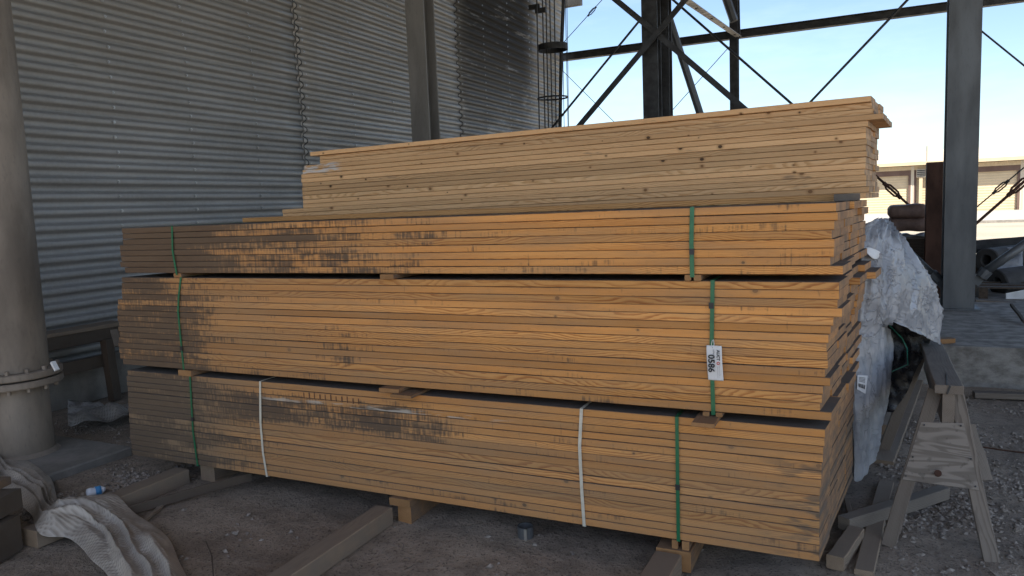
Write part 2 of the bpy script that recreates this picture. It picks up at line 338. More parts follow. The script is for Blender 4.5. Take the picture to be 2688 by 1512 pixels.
def ground_mat():
    m = Mat('dusty_dirt', .95, 0, .2); W = m.co('World'); x, y, z = m.sep(W)[:3]
    a = m.noise(W, .9, 6, .65); b = m.noise(W, 7, 6, .7); c = m.noise(W, 60, 4, .7)
    col = m.mix(m.rng(a, .35, .65), (.38, .315, .25), (.25, .203, .162)); col = m.mix(m.rng(b, .4, .68, 0, .6), col, (.165, .137, .11))
    col = m.mix(m.rng(c, .54, .66, 0, .8), col, (.055, .048, .043)); col = m.mix(m.rng(m.noise(W, 33, 3), .70, .76, 0, .7), col, (.34, .31, .28))
    pv = m.vor(m.vmath('ADD', W, m.comb(0, 0, 0)), 34)
    far = m.math('MAXIMUM', m.rng(y, 14, 22), m.math('MAXIMUM', m.rng(y, -6, -9), m.rng(x, 7, 10))); fn = m.noise(m.scale(W, (.25, .6, 1)), .5, 4)  # also covers unseen ground behind and right, made sandy to bounce warm light
    col = m.mix(far, col, m.mix(m.rng(fn, .4, .6), (.36, .31, .24), (.29, .255, .205)))
    m.bump(m.math('ADD', m.math('MULTIPLY', b, .8), m.math('ADD', m.math('MULTIPLY', c, .35), m.math('MULTIPLY', pv, .06))), .035, 1)
    return m.out(col)
GROUND = ground_mat()
def stone_mat():
    m = Mat('gravel', .9, 0, .3); n = m.noise(m.co('World'), 28, 2, .8); c = m.mix(m.rng(n, .3, .7), (.15, .125, .105), (.36, .315, .27)); return m.out(c)
STONE = stone_mat()
def fabric(name, col, col2, rough, weave, spec=.5, freq=110, crk=0, spc=0):
    m = Mat(name, rough, 0, spec); W = m.co('World'); n = m.noise(W, 5, 5, .6); c = m.mix(m.rng(n, .35, .7), col, col2)
    x, y, z = m.sep(W)[:3]
    h = m.math('MULTIPLY', n, .5)
    if weave:
        wv = m.math('ADD', m.math('SINE', m.math('MULTIPLY', m.math('ADD', x, z), freq*2.2)), m.math('SINE', m.math('MULTIPLY', m.math('SUBTRACT', y, m.math('MULTIPLY', x, .3)), freq*2.2)))
        h = m.math('ADD', h, m.math('MULTIPLY', wv, .22)); c = m.mix(m.rng(wv, .2, 1.6, 0, .5), c, tuple(q*.6 for q in col2))
    if crk:
        d = m.vor(m.vmath('ADD', W, m.scale(m.comb(n, n, n), (.3, .3, .3))), 9, 'DISTANCE_TO_EDGE'); h = m.math('ADD', h, m.rng(d, 0, .25, 0, .015)); d2 = m.noise(W, 26, 5, .75, 1.2); cr1 = m.math('ABSOLUTE', m.math('SUBTRACT', m.noise(W, 7, 3, .6, 1.6), .5)); h = m.math('ADD', h, m.rng(cr1, 0, .02, .35, 0));  h = m.math('ADD', h, m.math('MULTIPLY', d2, .22))
        c = m.mix(m.rng(m.noise(W, 14, 6, .8, 1), .68, .71, 0, .6), c, (.05, .055, .065))
    m.bump(h, .01 if crk else .004, .9)
    return m.out(c)
POLY = fabric('woven_poly_tarp', (.42, .375, .325), (.29, .255, .22), .5, True)
TARP = fabric('crinkled_white_wrap', (.36, .37, .395), (.24, .25, .27), .28, False, crk=1)
CLEAR = fabric('dusty_clear_film', (.34, .33, .32), (.2, .19, .18), .3, True, freq=90)
# ------------------------------------------------------------------ ground
def gz(x, y):
    "height of the dirt"
    s = max(0, min(1, (14-y)/6))*max(0, min(1, (9-abs(x+1))/4))
    h = (noise.noise(Vector((x*.8, y*.8, 0)))*.022+noise.noise(Vector((x*3.1, y*3.1, 5)))*.012+noise.noise(Vector((x*11, y*11, 9)))*.007)
    return h*s-.008
def axis_pts(lo, hi, step, ext):
    a = []; v = lo
    while v < hi: a.append(v); v += step
    a.append(hi); s = step; lo_, hi_ = lo, hi; pre = []; post = []
    while lo_ > -ext: s *= 1.35; lo_ -= s; pre.append(lo_)
    s = step
    while hi_ < ext: s *= 1.35; hi_ += s; post.append(hi_)
    return pre[::-1]+a+post
xs = axis_pts(-7.3, 2.6, .045, 1500); ys = axis_pts(-2.2, 5.2, .045, 1500)
vs = [(x, y, gz(x, y)) for y in ys for x in xs]; nx = len(xs)
fs = [(j*nx+i, j*nx+i+1, (j+1)*nx+i+1, (j+1)*nx+i) for j in range(len(ys)-1) for i in range(nx-1)]
g = MB(); g.v = [Vector(v) for v in vs]; g.f = fs
tag(g.build('ground', GROUND, smooth=True), kind='structure')
# gravel: loose stones
def gravel(name, label, polys, n, smin, smax):
    mb = MB(); rr = random.Random(len(name)+n)
    ico = [Vector(v).normalized() for v in ((1, 0, 0), (-1, 0, 0), (0, 1, 0), (0, -1, 0), (0, 0, 1), (0, 0, -1))]
    tri = [(0, 2, 4), (2, 1, 4), (1, 3, 4), (3, 0, 4), (2, 0, 5), (1, 2, 5), (3, 1, 5), (0, 3, 5)]
    for cx, cy, rx, ry, share in polys:
        for _ in range(int(n*share)):
            a = rr.random()*6.283; q = rr.random()**.6; x = cx+math.cos(a)*rx*q; y = cy+math.sin(a)*ry*q
            if noise.noise(Vector((x*2.4, y*2.4, 3)))+.35 < rr.random()*.8: continue
            s = smin+(smax-smin)*rr.random()**2.5; rot = Matrix.Rotation(rr.random()*6.28, 3, 'Z') @ Matrix.Rotation(rr.random()*.8, 3, 'X')
            k = Vector((s*(.7+rr.random()*.6), s*(.6+rr.random()*.5), s*(.35+rr.random()*.35)))
            mb.add([rot @ Vector((v.x*k.x*(.75+rr.random()*.5), v.y*k.y*(.75+rr.random()*.5), v.z*k.z))+Vector((x, y, gz(x, y)+k.z*.35)) for v in ico], tri)
    return tag(mb.build(name, STONE), label, 'gravel', kind='stuff')
gravel('gravel', 'loose grey gravel scattered over the dirt floor', [(.75, 1.3, .55, 1.6, .42), (-4.5, -.1, .45, .7, .26), (-5.9, .9, .8, .8, .12), (-3.2, -.7, .9, .6, .012), (1.3, 2.6, .9, 1.6, .27), (-1.2, .0, 1.4, 1.0, .012)], 17000, .005, .024)
# ------------------------------------------------------------------ roof (out of frame, casts the shade)
r = MB(); r.box((-8.2, -7.4, 8.6), (9.5, 14.5, 8.75)); tag(r.build('roof', DSTEEL), kind='structure')
# ------------------------------------------------------------------ corrugated wall
UW = -7.15; PT = .1565; AMP = .023
LAPS = [.0, .66, 1.437, 2.214, 2.99, 3.77, 4.55, 5.33, 6.11, 6.89, 7.67, 8.5]
SEAMS = [-6.5, -4.2, .4, 5.03, 9.66, 15.0]
wall = empty('corrugated_wall', (UW, 5, 0), 'tall grey corrugated steel wall with screw rows and wavy seams behind the lumber', 'wall')
def wz(z): return AMP*math.tanh(1.9*math.cos(2*math.pi*(z-.05)/PT))/.956
def wbend(y, z): return .03*noise.noise(Vector((y*.35, z*.5, 1)))
for ci in range(len(SEAMS)-1):
    for ri in range(len(LAPS)-1):
        y0, y1 = SEAMS[ci]-.03, SEAMS[ci+1]+.05; z0, z1 = LAPS[ri]-.04, LAPS[ri+1]
        nz_ = int((z1-z0)/(PT/20))+1; ny_ = 10; vv = []; ff = []
        for layer in (0, -.0015):
            for i in range(nz_+1):
                z = z0+(z1-z0)*i/nz_
                for j in range(ny_+1):
                    y = y0+(y1-y0)*j/ny_
                    if ci == 4 and j == ny_: y += (z-3.5)*.14
                    vv.append((UW+wz(z)+wbend(y, z)+.009*(1-i/nz_)+(.007 if ci % 2 else 0)+layer, y, z))
        n1 = (nz_+1)*(ny_+1)
        for i in range(nz_):
            for j in range(ny_):
                a = i*(ny_+1)+j; ff.append((a, a+1, a+ny_+2, a+ny_+1)); ff.append((n1+a, n1+a+ny_+1, n1+a+ny_+2, n1+a+1))
        for i in range(nz_):
            for a in (i*(ny_+1), i*(ny_+1)+ny_): ff.append((a, a+ny_+1, n1+a+ny_+1, n1+a))
        MB().add(vv, ff).build('metal_sheet', WALLM, wall, smooth=True)
for ys_ in SEAMS[2:5]:
    pts = []; z = .2
    while z < 8.4: pts.append((UW+wz(z)+wbend(ys_, z)+.017, ys_+.02+.022*math.sin(2*math.pi*z/PT)*(.7+.5*noise.noise(Vector((z*1.5, ys_, 0)))), z)); z += PT/8
    MB().tube(pts, .007, 6).build('seam_shadow', DSTEEL, wall, smooth=True)  # dark tube along each sheet seam stands in for its wavy shadow line
# studs' screws: the nearest 96 as parts, the others as one
scr = []
for y in (2.03, 3.03, 4.1, 5.13, 6.2, 7.3, 8.3, 9.78, 10.8, 12.0, 13.2, 14.3):
    k = 0; z = .05+PT*3
    while z < 7.6:
        scr.append((Vector((UW+wz(z)+wbend(y, z)+.008, y+random.uniform(-.015, .015), z))));
        z += PT
scr.sort(key=lambda p: abs(p.y-3.4)+abs(p.z-2.4)*.7)
def screw(mb, p):
    mb.tube([p, p+Vector((.006, 0, 0))], .016, 8); return mb.tube([p+Vector((.006, 0, 0)), p+Vector((.016, 0, 0))], .009, 6)
ZINC = plain('zinc_screw', (.5, .5, .5), .35, .6, .2, 30, 0)
for p in scr[:96]: screw(MB(), p).build('screw', ZINC, wall)
mb = MB()
for p in scr[96:]: screw(mb, p)
tag(mb.build('screw', ZINC, wall), kind='stuff')
# ------------------------------------------------------------------ lumber
PITCHZ = .0385
def board_mesh(L, wd, th, c, seedk, zfun, n=22, shear=.11):
    "board centred on its own origin, along X"
    vs = []; fs = []; prof = [(-wd/2, -th/2+c), (-wd/2+c, -th/2), (wd/2-c, -th/2), (wd/2, -th/2+c), (wd/2, th/2-c), (wd/2-c, th/2), (-wd/2+c, th/2), (-wd/2, th/2-c)]
    for i in range(n+1):
        x = -L/2+L*i/n; dz = zfun(x); dy = .0035*noise.noise(Vector((x*.9, seedk*3.7, 0)))
        for k, (a, b) in enumerate(prof):
            e = .0007*noise.noise(Vector((x*6, seedk*1.3, k)))
            vs.append((x+a*shear, a+dy, b+dz+e))
    for i in range(n):
        for k in range(8): fs.append((i*8+k, (i+1)*8+k, (i+1)*8+(k+1) % 8, i*8+(k+1) % 8))
    fs.append(tuple(range(8))); fs.append(tuple(n*8+k for k in range(7, -1, -1)))
    me = bpy.data.meshes.new('board'); me.from_pydata(vs, [], fs); me.update(); bm_fix(me); return me
Z1, Z2, Z3 = .15, .808, 1.454
def strap(parent, mat, pts, zt, zb, ydep, w=.017, top_slant=0, label=None, y0=-.006):
    "band round a bundle: front points (x, z) top to bottom"
    f = [Vector((x, y0-.004*math.sin(i), z)) for i, (x, z) in enumerate(pts)]
    f[0].z = zt+.003; f[-1].z = zb-.003; xt, xb = pts[0][0], pts[-1][0]
    path = [Vector((xt+top_slant, ydep, zt+.003)), Vector((xt+top_slant*.5, ydep*.5, zt+.004)), Vector((xt, .01, zt+.004))]+f+[Vector((xb, .01, zb-.004)), Vector((xb, ydep, zb-.003))]
    outs = [(0, 0, .0012)]*3+[(0, -.0012, 0)]*len(f)+[(0, 0, -.0012)]*2
    outs = [Vector(o)/.0012 for o in outs]
    o = MB().ribbon(path, (1, 0, 0), w, .0012, outs).build('strap', mat, parent)
    if label: o['label'] = label
    return o
TOPR = [.013, .019, .006, -.004, .007, .005, -.009, .041]
MIDR = [.027, .027, .021, .039, .004, -.006, -.014, -.022, -.018, -.016, -.028, -.006, -.035, -.039, -.047, 0.]
BOTR = [-.026, -.028, -.033, -.034, -.039, -.039, -.04, -.046, -.047, -.047, -.047, -.047, -.048, -.046, -.046, -.047]
TOPL = [-4.462, -4.467, -4.468, -4.507, -4.503, -4.502, -4.513, -4.472]
MIDL = [-4.514, -4.52, -4.525, -4.53, -4.574, -4.587, -4.592, -4.594, -4.59, -4.605, -4.595, -4.607, -4.618, -4.612, -4.61, -4.581]
BOTL = [-4.549, -4.562, -4.564, -4.565, -4.565, -4.57, -4.576, -4.576, -4.577, -4.583, -4.579, -4.578, -4.584, -4.581, -4.581, -4.577]
def bundle(zb, rows, R_, L_, label, jit, seed):
    rr = random.Random(seed); root = empty('lumber_bundle', (-2.27, .57, zb), label, 'lumber bundle')
    bow = [0]*6
    for k in range(rows):                      # k = 0 is the lowest row
        i = rows-1-k; z = zb+PITCHZ*(k+.5)
        amp = rr.uniform(.0004, .0020)
        for c in range(4):
            xr, xl = R_[i], L_[i]; yf = c*.287
            if c: xr = xr*.55+.45*sum(R_)/len(R_)+rr.uniform(-jit, jit)+(.05 if rr.random() < (0 if seed == 1 else .04) else 0)-.01; xl += rr.uniform(-.03, .03)
            xr += .11*(yf+.143) if c else .0157; xl += .11*(yf+.143) if c else .0157
            if seed == 2 and c == 3 and k in (14, 15): xr += .04
            L = xr-xl; sd = seed*100+k*5+c
            th = PITCHZ-(.0026 if c else rr.choice((.0012, .0016, .0022, .0034)))
            me = board_mesh(L, .2855, th, .0028, sd, lambda x, sd=sd, amp=amp: amp*noise.noise(Vector((x*.8, sd, 2))))
            b = link('board', me, PINE, root); b.location = Vector(((xr+xl)/2, yf+.143+(rr.uniform(-.003, .003) if c == 0 else 0), z))-root.location
    return root
b1 = bundle(Z1, 16, BOTR, BOTL, 'lowest strapped bundle of orange pine boards, with two green and two cream bands', .003, 1)
b2 = bundle(Z2, 16, MIDR, MIDL, 'middle strapped bundle of orange pine boards, with the white lot tag hanging on its front', .012, 2)
b3 = bundle(Z3, 8, TOPR, TOPL, 'thin uppermost strapped bundle of orange pine boards, half as high, with black stains', .012, 3)
strap(b1, STRAPG, [(-.68, .75), (-.6805, .45), (-.681, .14)], Z1+16*PITCHZ, Z1, 1.15, label='green plastic band near the near end')
strap(b1, STRAPG, [(-3.929, .75), (-3.942, .391), (-3.926, .15)], Z1+16*PITCHZ, Z1, 1.15, .015, label='green plastic band near the far end')
strap(b1, STRAPW, [(-1.164, .76), (-1.179, .572), (-1.175, .36), (-1.168, .15)], Z1+16*PITCHZ, Z1, 1.15, .017, label='cream cord band right of the middle')
strap(b1, STRAPW, [(-3.312, .75), (-3.332, .5), (-3.33, .3), (-3.315, .15)], Z1+16*PITCHZ, Z1, 1.15, .016, label='cream cord band left of the middle')
strap(b2, STRAPG, [(-.505, 1.413), (-.510, 1.2), (-.513, 1.08), (-.508, .80)], Z2+16*PITCHZ, Z2-.012, 1.15, .019, label='green plastic band that carries the lot tag')
strap(b2, STRAPG, [(-3.933, 1.414), (-3.965, 1.30), (-3.983, 1.2), (-3.985, 1.0), (-3.985, .79)], Z2+16*PITCHZ, Z2-.008, 1.15, .015, label='slack green plastic band')
strap(b3, STRAPG, [(-.594, 1.75), (-.599, 1.6), (-.597, 1.44)], Z3+8*PITCHZ, Z3-.01, 1.15, .02, top_slant=.02, label='green plastic band near the near end')
strap(b3, STRAPG, [(-3.973, 1.75), (-3.985, 1.6), (-3.964, 1.44)], Z3+8*PITCHZ, Z3-.008, 1.15, .015, label='slack green plastic band near the far end')
def seal(parent, x, z):
    MB().box((x-.011, -.0115, z-.014), (x+.011, -.008, z+.014)).build('strap_seal', DSTEEL, parent)
seal(b1, -.681, .42); seal(b2, -.512, 1.31); seal(b3, -.598, 1.56); seal(b1, -3.938, .47); seal(b2, -3.984, .95)
TICK = plain('faded_brown_ink', (.16, .075, .04), .8, 0, .3, 40, 0)
mb = MB()
for k in range(11):
    x = -2.97+.041*k; mb.box((x, -.0052, .690-.001*k), (x+.006+.003*(k % 2), -.0035, .722-.001*k+.004*(k % 3)))
mb.build('stamp_marks', TICK, b1)
# stickers and bearers
def piece(name, a, b, mat, label, cat, group=None, c=.003):
    a = Vector(a); b = Vector(b); m_ = (a+b)/2; o = lbar(name, (m_.x, a.y, m_.z), (m_.x, b.y, m_.z), b.x-a.x, b.z-a.z, mat, None, (1, 0, 0), c, 4, .001, a.x*9)
    return tag(o, label, cat, group)
zt1 = Z1+16*PITCHZ; zt2 = Z2+16*PITCHZ
GS = 'wooden spacer blocks between the bundles'
piece('spacer_board', (-.585, -.13, zt1+.002), (-.48, 1.1, zt1+.020), BLOCK, 'flat sawn spacer sticking out over the lowest bundle under the lot tag', 'wood block', GS)
piece('spacer_block', (-.556, -.012, zt1+.020), (-.526, 1.1, zt1+.0405), BLOCK, 'small spacer strip left of the green band, on the sticking-out flat spacer', 'wood block', GS)
piece('spacer_block', (-.497, -.012, zt1+.020), (-.466, 1.1, zt1+.0405), BLOCK, 'small spacer strip to the right of the green band, on the sticking-out flat spacer', 'wood block', GS)
piece('spacer_block', (-2.365, -.06, zt1+.0185), (-2.23, 1.1, zt1+.0405), BLOCK, 'upper of two crossed spacers midway above the lowest bundle', 'wood block', GS)
piece('spacer_block', (-2.27, -.09, zt1+.001), (-2.13, 1.1, zt1+.0175), BLOCK, 'lower of two crossed spacers midway above the lowest bundle', 'wood block', GS)
piece('spacer_block', (-4.02, -.02, zt1+.001), (-3.90, 1.1, zt1+.0395), BLOCK, 'spacer at the far end of the gap above the lowest bundle', 'wood block', GS)
piece('spacer_block', (-.632, -.01, zt2+.001), (-.603, 1.1, zt2+.0285), BLOCK, 'spacer strip left of the green band under the thin top bundle', 'wood block', GS)
piece('spacer_block', (-.590, -.01, zt2+.001), (-.556, 1.1, zt2+.0285), BLOCK, 'spacer strip to the right of the green band under the thin top bundle', 'wood block', GS)
piece('spacer_block', (-2.33, -.035, zt2+.001), (-2.24, 1.1, zt2+.0285), BLOCK, 'stubby brown spacer at the middle of the gap under the thin top bundle', 'wood block', GS)
piece('spacer_block', (-4.0, -.005, zt2+.001), (-3.93, 1.1, zt2+.0285), BLOCK, 'spacer at the far end of the gap under the thin top bundle', 'wood block', GS)
GB = 'bearer timbers on the dirt under the lumber'
piece('bearer_block', (-2.36, -.03, .105), (-2.22, 1.2, .149), BLOCK, 'flat upper bearer under the middle of the lowest bundle', 'wood block', GB)
piece('bearer_block', (-2.325, .0, -.01), (-2.235, 1.2, .104), BLOCK, 'upright lower bearer under the middle of the lowest bundle', 'wood block', GB)
piece('bearer_block', (-.79, -.02, .0), (-.62, 1.2, .104), BLOCK, 'thick orange bearer under the near end of the lowest bundle', 'wood block', GB)
piece('bearer_block', (-.715, -.006, .105), (-.685, 1.2, .149), BLOCK, 'narrow strip left of the green band on the orange bearer', 'wood block', GB)
piece('bearer_block', (-.665, -.006, .105), (-.63, 1.2, .149), BLOCK, 'narrow strip to the right of the green band on the orange bearer', 'wood block', GB)
piece('bearer_block', (-4.03, .10, -.01), (-3.90, 1.2, .149), GREYW, 'grey bearer under the far end of the lowest bundle', 'wood block', GB)
def beam(name, p, q, w, h, mat, label, cat, group=None, side=None, c=.004, n=6, wob=.006, sd=1):
    return tag(lbar(name, p, q, w, h, mat, None, side, c, n, wob, sd), label, cat, group)
GT = 'grey square timbers lying on the dirt in front of the lumber'
beam('timber', (-4.12, -1.02, .045), (-4.115, .02, .05), .13, .1, GREYW, 'long grey timber under the woven tarp, leading to the far end of the lumber', 'timber', GT, sd=3)
beam('timber', (-2.375, -2.2, .045), (-2.385, -.05, .05), .115, .1, GREYW, 'long grey timber leading in to the middle of the lumber', 'timber', GT, sd=5)
beam('timber', (-.75, -2.2, .045), (-.725, -.045, .05), .13, .1, GREYW, 'short-looking grey timber leading in to the near green band of the lumber', 'timber', GT, sd=8)
beam('plank', P(655, 1338, 2, .02)*0+Vector((-4.02, -.60, .02)), (-3.58, .12, .075), .016, .06, DARKW, 'thin plank leaning on edge beside the far timber', 'plank', None, sd=4)
beam('stick', P(378, 1368, 2, .01), P(432, 1320, 2, .01), .035, .018, GREYW, 'short stick of scrap wood lying beside the leaning plank', 'scrap wood', None, sd=9)
# lot tag
def text(body, size, loc, rot, mat, parent, sx=1, name='lettering'):
    cu = bpy.data.curves.new('t', 'FONT'); cu.body = body; cu.size = size; cu.align_x = 'LEFT'; cu.resolution_u = 3; cu.offset = size*.028
    to = bpy.data.objects.new('t', cu); COL.objects.link(to); bpy.context.view_layer.update()
    me = bpy.data.meshes.new_from_object(to.evaluated_get(bpy.context.evaluated_depsgraph_get())); bpy.data.objects.remove(to)
    o = link(name, me, mat, parent); o.location = loc; o.rotation_euler = rot; o.scale = (sx, 1, 1); return o
lt = empty('lot_tag', (-.50, -.02, 1.045), 'white lot tag numbered 0586 hanging on the green band of the middle bundle', 'tag')
gx = [[Vector((-.5355+.0705*i/4+.006*(j/6), -.014-.006*math.sin(j*.7)-.004*i/4, 1.125-.165*j/6)) for i in range(5)] for j in range(7)]
sheet(refine(gx, 3), None, .0006).build('paper', WHITEP, lt, smooth=True)
MB().tube([(-.508, -.010, 1.15), (-.512, -.016, 1.13), (-.507, -.018, 1.117), (-.500, -.013, 1.13), (-.503, -.010, 1.152)], .0015, 6).build('zip_tie', WHITEP, lt)
RT = (math.pi/2, math.pi/2, 0)
def tt(body, size, dx, z, mat=INK, sx=1): return text(body, size, Vector((dx, -.0285, z))-lt.location, RT, mat, lt, sx)
tt('0586', .040, -.528+.004, 1.085, sx=1.05).data
tt('AUCT', .019, -.486, 1.108, sx=1.0); tt('O', .019, -.486, 1.108-.0555, REDI, 1.0)
tt('LOT #', .008, -.503, 1.108); tt('*', .012, -.512, 1.121)
mb = MB(); mb.box((-.482, -.0288, .975), (-.4812, -.0282, 1.03)); mb.box((-.474, -.0288, .985), (-.4735, -.0282, 1.05)); mb.build('printed_line', INK, lt)
# ------------------------------------------------------------------ pale stack on the wrapped package
ORD = ['topmost', 'second from the top', 'third from the top', 'fourth from the top', 'fifth from the top', 'sixth from the top', 'seventh from the top', 'eighth from the top', 'ninth from the top', 'tenth from the top', 'eleventh from the top', 'twelfth from the top', 'thirteenth from the top', 'fourteenth from the top', 'fifteenth from the top', 'sixteenth from the top', 'seventeenth from the top']
rr = random.Random(5); NB = 17; ZB0, ZB1 = 1.742, 2.345
BL = [-4.05, -3.97, -3.97, -4.12, -4.15, -4.17, -4.17, -4.165, -4.17, -4.17, -4.17, -4.17, -4.17, -4.40, -4.40, -4.42, -4.40]
BRX = [.15, .155, .165, .215, .135, .125, .125, .13, .125, .13, .125, .125, .12, .13, .13, .145, .13]
pit = (ZB1-ZB0)/NB
for k in range(NB):
    i = NB-1-k
    for c in range(3):
        xr = BRX[i]+(rr.uniform(-.010, .010) if c else 0); xl = BL[i]+(rr.uniform(-.03, .03) if c else 0); L = xr-xl
        z = ZB0+pit*(k+.5); sd = 900+k*4+c; amp = .0007
        me = board_mesh(L, .235, pit-.0020, .003, sd, lambda x, sd=sd: amp*noise.noise(Vector((x*.8, sd, 2))))
        lab = f'pale pine board of the unstrapped stack, {ORD[i]}, '+('front file' if c == 0 else 'middle file' if c == 1 else 'rear file')
        if i == 3 and c == 0: lab = 'pale pine board sticking out furthest at the near end of the unstrapped upper stack'
        if i == 0 and c == 0: lab = 'topmost pale pine board of the unstrapped upper stack, along its front edge'
        b = tag(link('pine_board', me, PALE), lab, 'board', 'pale unstrapped boards stacked behind the orange bundles')
        yo = -.01 if i == 0 else (.012 if i in (1, 2) else (-.012 if i in (3,) else rr.uniform(-.003, .003)))
        b.location = ((xr+xl)/2+.1*(.1175+c*.237), 1.5+.1175+c*.237+(yo if c == 0 else 0), z); b.rotation_euler = (0, -.011, 0)
# loose orange boards lying on the top bundle and behind it
me = board_mesh(4.36, .19, .036, .0034, 77, lambda x: 0)
b = tag(link('pine_board', me, pine('clean_orange_pine', (.62, .33, .13), (.40, .17, .05))), 'loose orange pine board lying at the back of the thin top bundle', 'board'); b.location = (-2.10, 1.02, Z3+8*PITCHZ+.019)
o = piece('wood_block', (-.02, .66, Z3+8*PITCHZ+.001), (.1, .9, Z3+8*PITCHZ+.037), GREYX, 'dusty end of a short board lying on the near end of the thin top bundle', 'wood block')
# wrapped package that carries the pale stack
pk = empty('wrapped_package', (-2, 1.85, 0), 'lumber package in torn white plastic wrap, standing behind the near end of the stacks', 'wrapped package')
MB().box((-4.3, 1.26, .12), (.10, 2.45, 1.69), .01).build('bundle_core', TARP, pk)
mb = MB()
for x in (-3.9, -2.0, -.3): mb.box((x-.05, 1.3, 0), (x+.05, 2.4, .12))
mb.build('bearer', BLOCK, pk)
def Q(x, y, v): return P(x, y, 1, v)
# upper wrap: rows from the top edge downwards, columns from the lumber outwards
ctrl = [
 [Q(2255, 588, 1.25), Q(2288, 578, 1.45), Q(2306, 580, 1.62), Q(2322, 585, 1.8), Q(2330, 592, 1.95)],
 [Q(2252, 640, 1.22), Q(2285, 635, 1.28), Q(2312, 632, 1.42), Q(2340, 628, 1.62), Q(2358, 630, 1.85)],
 [Q(2248, 710, 1.20), Q(2285, 705, 1.24), Q(2325, 700, 1.36), Q(2368, 690, 1.58), Q(2402, 692, 1.86)],
 [Q(2242, 780, 1.19), Q(2285, 775, 1.23), Q(2335, 765, 1.36), Q(2390, 755, 1.62), Q(2436, 752, 1.92)],
 [Q(2236, 845, 1.19), Q(2282, 842, 1.24), Q(2330, 826, 1.38), Q(2395, 815, 1.65), Q(2455, 810, 2.0)],
 [Q(2230, 905, 1.19), Q(2266, 880, 1.23), Q(2320, 836, 1.39), Q(2405, 878, 1.7), Q(2461, 905, 2.0)]]
def crump(p): return noise.voronoi(p)[0][0]
def wrinkle(i, j, p, nrm):
    a = abs(noise.noise(p*2.2+Vector((0, 0, 5)))); b = abs(noise.noise(Vector((p.x*9, p.y*9, p.z*2.5)))); c = noise.noise(p*17)
    fan = 1-abs(noise.noise(Vector((j*.11+i*.02, i*.018, 2))))*2.2; fan2 = 1-abs(noise.noise(Vector((j*.3+i*.05, i*.05, 8))))*2.2; d = abs(noise.noise(Vector((p.x*16+3, p.y*16, p.z*7)))); return nrm*(.030*max(0, fan)**2+.014*max(0, fan2)**2+.04*(.35-a)+.022*(crump(Vector((p.x*4, p.y*4, p.z*2))+Vector((a, b, 0))*.3)-.5)+.007*(crump(Vector((p.x*10, p.y*10, p.z*6)))-.5))
sheet(refine(ctrl, 20), wrinkle, .002).build('torn_wrap', TARP, pk, smooth=True)
# side wrap hanging to the ground
ctrl = [
 [Q(2236, 870, 1.20), Q(2262, 878, 1.22), Q(2290, 850, 1.30), Q(2310, 835, 1.45), Q(2335, 865, 1.75)],
 [Q(2234, 980, 1.19), Q(2262, 985, 1.21), Q(2290, 980, 1.30), Q(2308, 960, 1.45), Q(2334, 945, 1.80)],
 [Q(2236, 1090, 1.19), Q(2258, 1090, 1.21), Q(2288, 1080, 1.32), Q(2310, 1065, 1.50), Q(2332, 1030, 1.85)],
 [Q(2240, 1180, 1.19), Q(2254, 1185, 1.21), Q(2278, 1178, 1.30), Q(2304, 1160, 1.42), Q(2311, 1110, 1.80)],
 [Q(2243, 1262, 1.18), Q(2252, 1264, 1.20), Q(2270, 1246, 1.28), Q(2288, 1215, 1.38), Q(2305, 1172, 1.62)]]
def wr2(i, j, p, nrm):
    b = abs(noise.noise(Vector((p.x*12, p.y*12, p.z*1.6)))); return nrm*(.04*(.3-b)+.035*(crump(Vector((p.x*9, p.y*9, p.z*2.2)))-.5)+.012*(crump(p*14)-.5))
sheet(refine(ctrl, 18), wr2, .002).build('side_wrap', TARP, pk, smooth=True)
g2 = [[P(2300+140*i/4, 800+330*j/5, 1, 1.95+.1*i/4)+Vector((0, .12*j/5, 0)) for i in range(5)] for j in range(6)]
g2 = [[P(x0+(x1-x0)*i/4, y, 1, 2.05) for i in range(5)] for y, x0, x1 in ((790, 2300, 2440), (850, 2300, 2450), (910, 2310, 2436), (970, 2320, 2405), (1030, 2325, 2380), (1080, 2328, 2345))]
sheet(refine(g2, 8), lambda i, j, p, n: n*(.05*abs(noise.noise(Vector((p.x*9, p.y*9, p.z*3))))+.012*noise.noise(p*22)), .002).build('inner_wrap', BLACKP, pk, smooth=True)
MB().tube([P(2318, 837, 1, 1.9), P(2368, 888, 1, 1.9), P(2381, 915, 1, 1.9), P(2383, 957, 1, 1.9), P(2335, 978, 1, 1.9)], .004, 6).build('loose_strap', plain('teal_strap', (.03, .22, .15), .4, 0, .1, 20, 0), pk)
# label with bar code on the side wrap, paper flap on the upper wrap
def quad(name, pts, mat, parent, th=.001):
    pts = [Vector(p) for p in pts]; n = (pts[1]-pts[0]).cross(pts[3]-pts[0]).normalized()*th
    return MB().add(pts+[p+n for p in pts], [(0, 1, 2, 3), (7, 6, 5, 4), (0, 4, 5, 1), (1, 5, 6, 2), (2, 6, 7, 3), (3, 7, 4, 0)]).build(name, mat, parent)
lab = quad('shipping_label', [Q(2251, 984, 1.165), Q(2278, 986, 1.215), Q(2272, 1034, 1.215), Q(2250, 1022, 1.165)], WHITEP, pk); lab['label'] = 'white shipping label with black bars'
def lq(u0, v0, u1, v1):
    a = [Q(2251, 984, 1.162), Q(2278, 986, 1.212), Q(2272, 1034, 1.212), Q(2250, 1022, 1.162)]
    f = lambda u, v: (a[0]*(1-u)+a[1]*u)*(1-v)+(a[3]*(1-u)+a[2]*u)*v
    return [f(u0, v0), f(u1, v0), f(u1, v1), f(u0, v1)]
mb = MB()
for k in range(9):
    u = .12+k*.085; q = lq(u, .55, u+(.05 if k % 3 else .03), .78); mb.add(q, [(0, 1, 2, 3)])
for k in range(4): mb.add(lq(.15, .14+k*.08, .8, .165+k*.08), [(0, 1, 2, 3)])
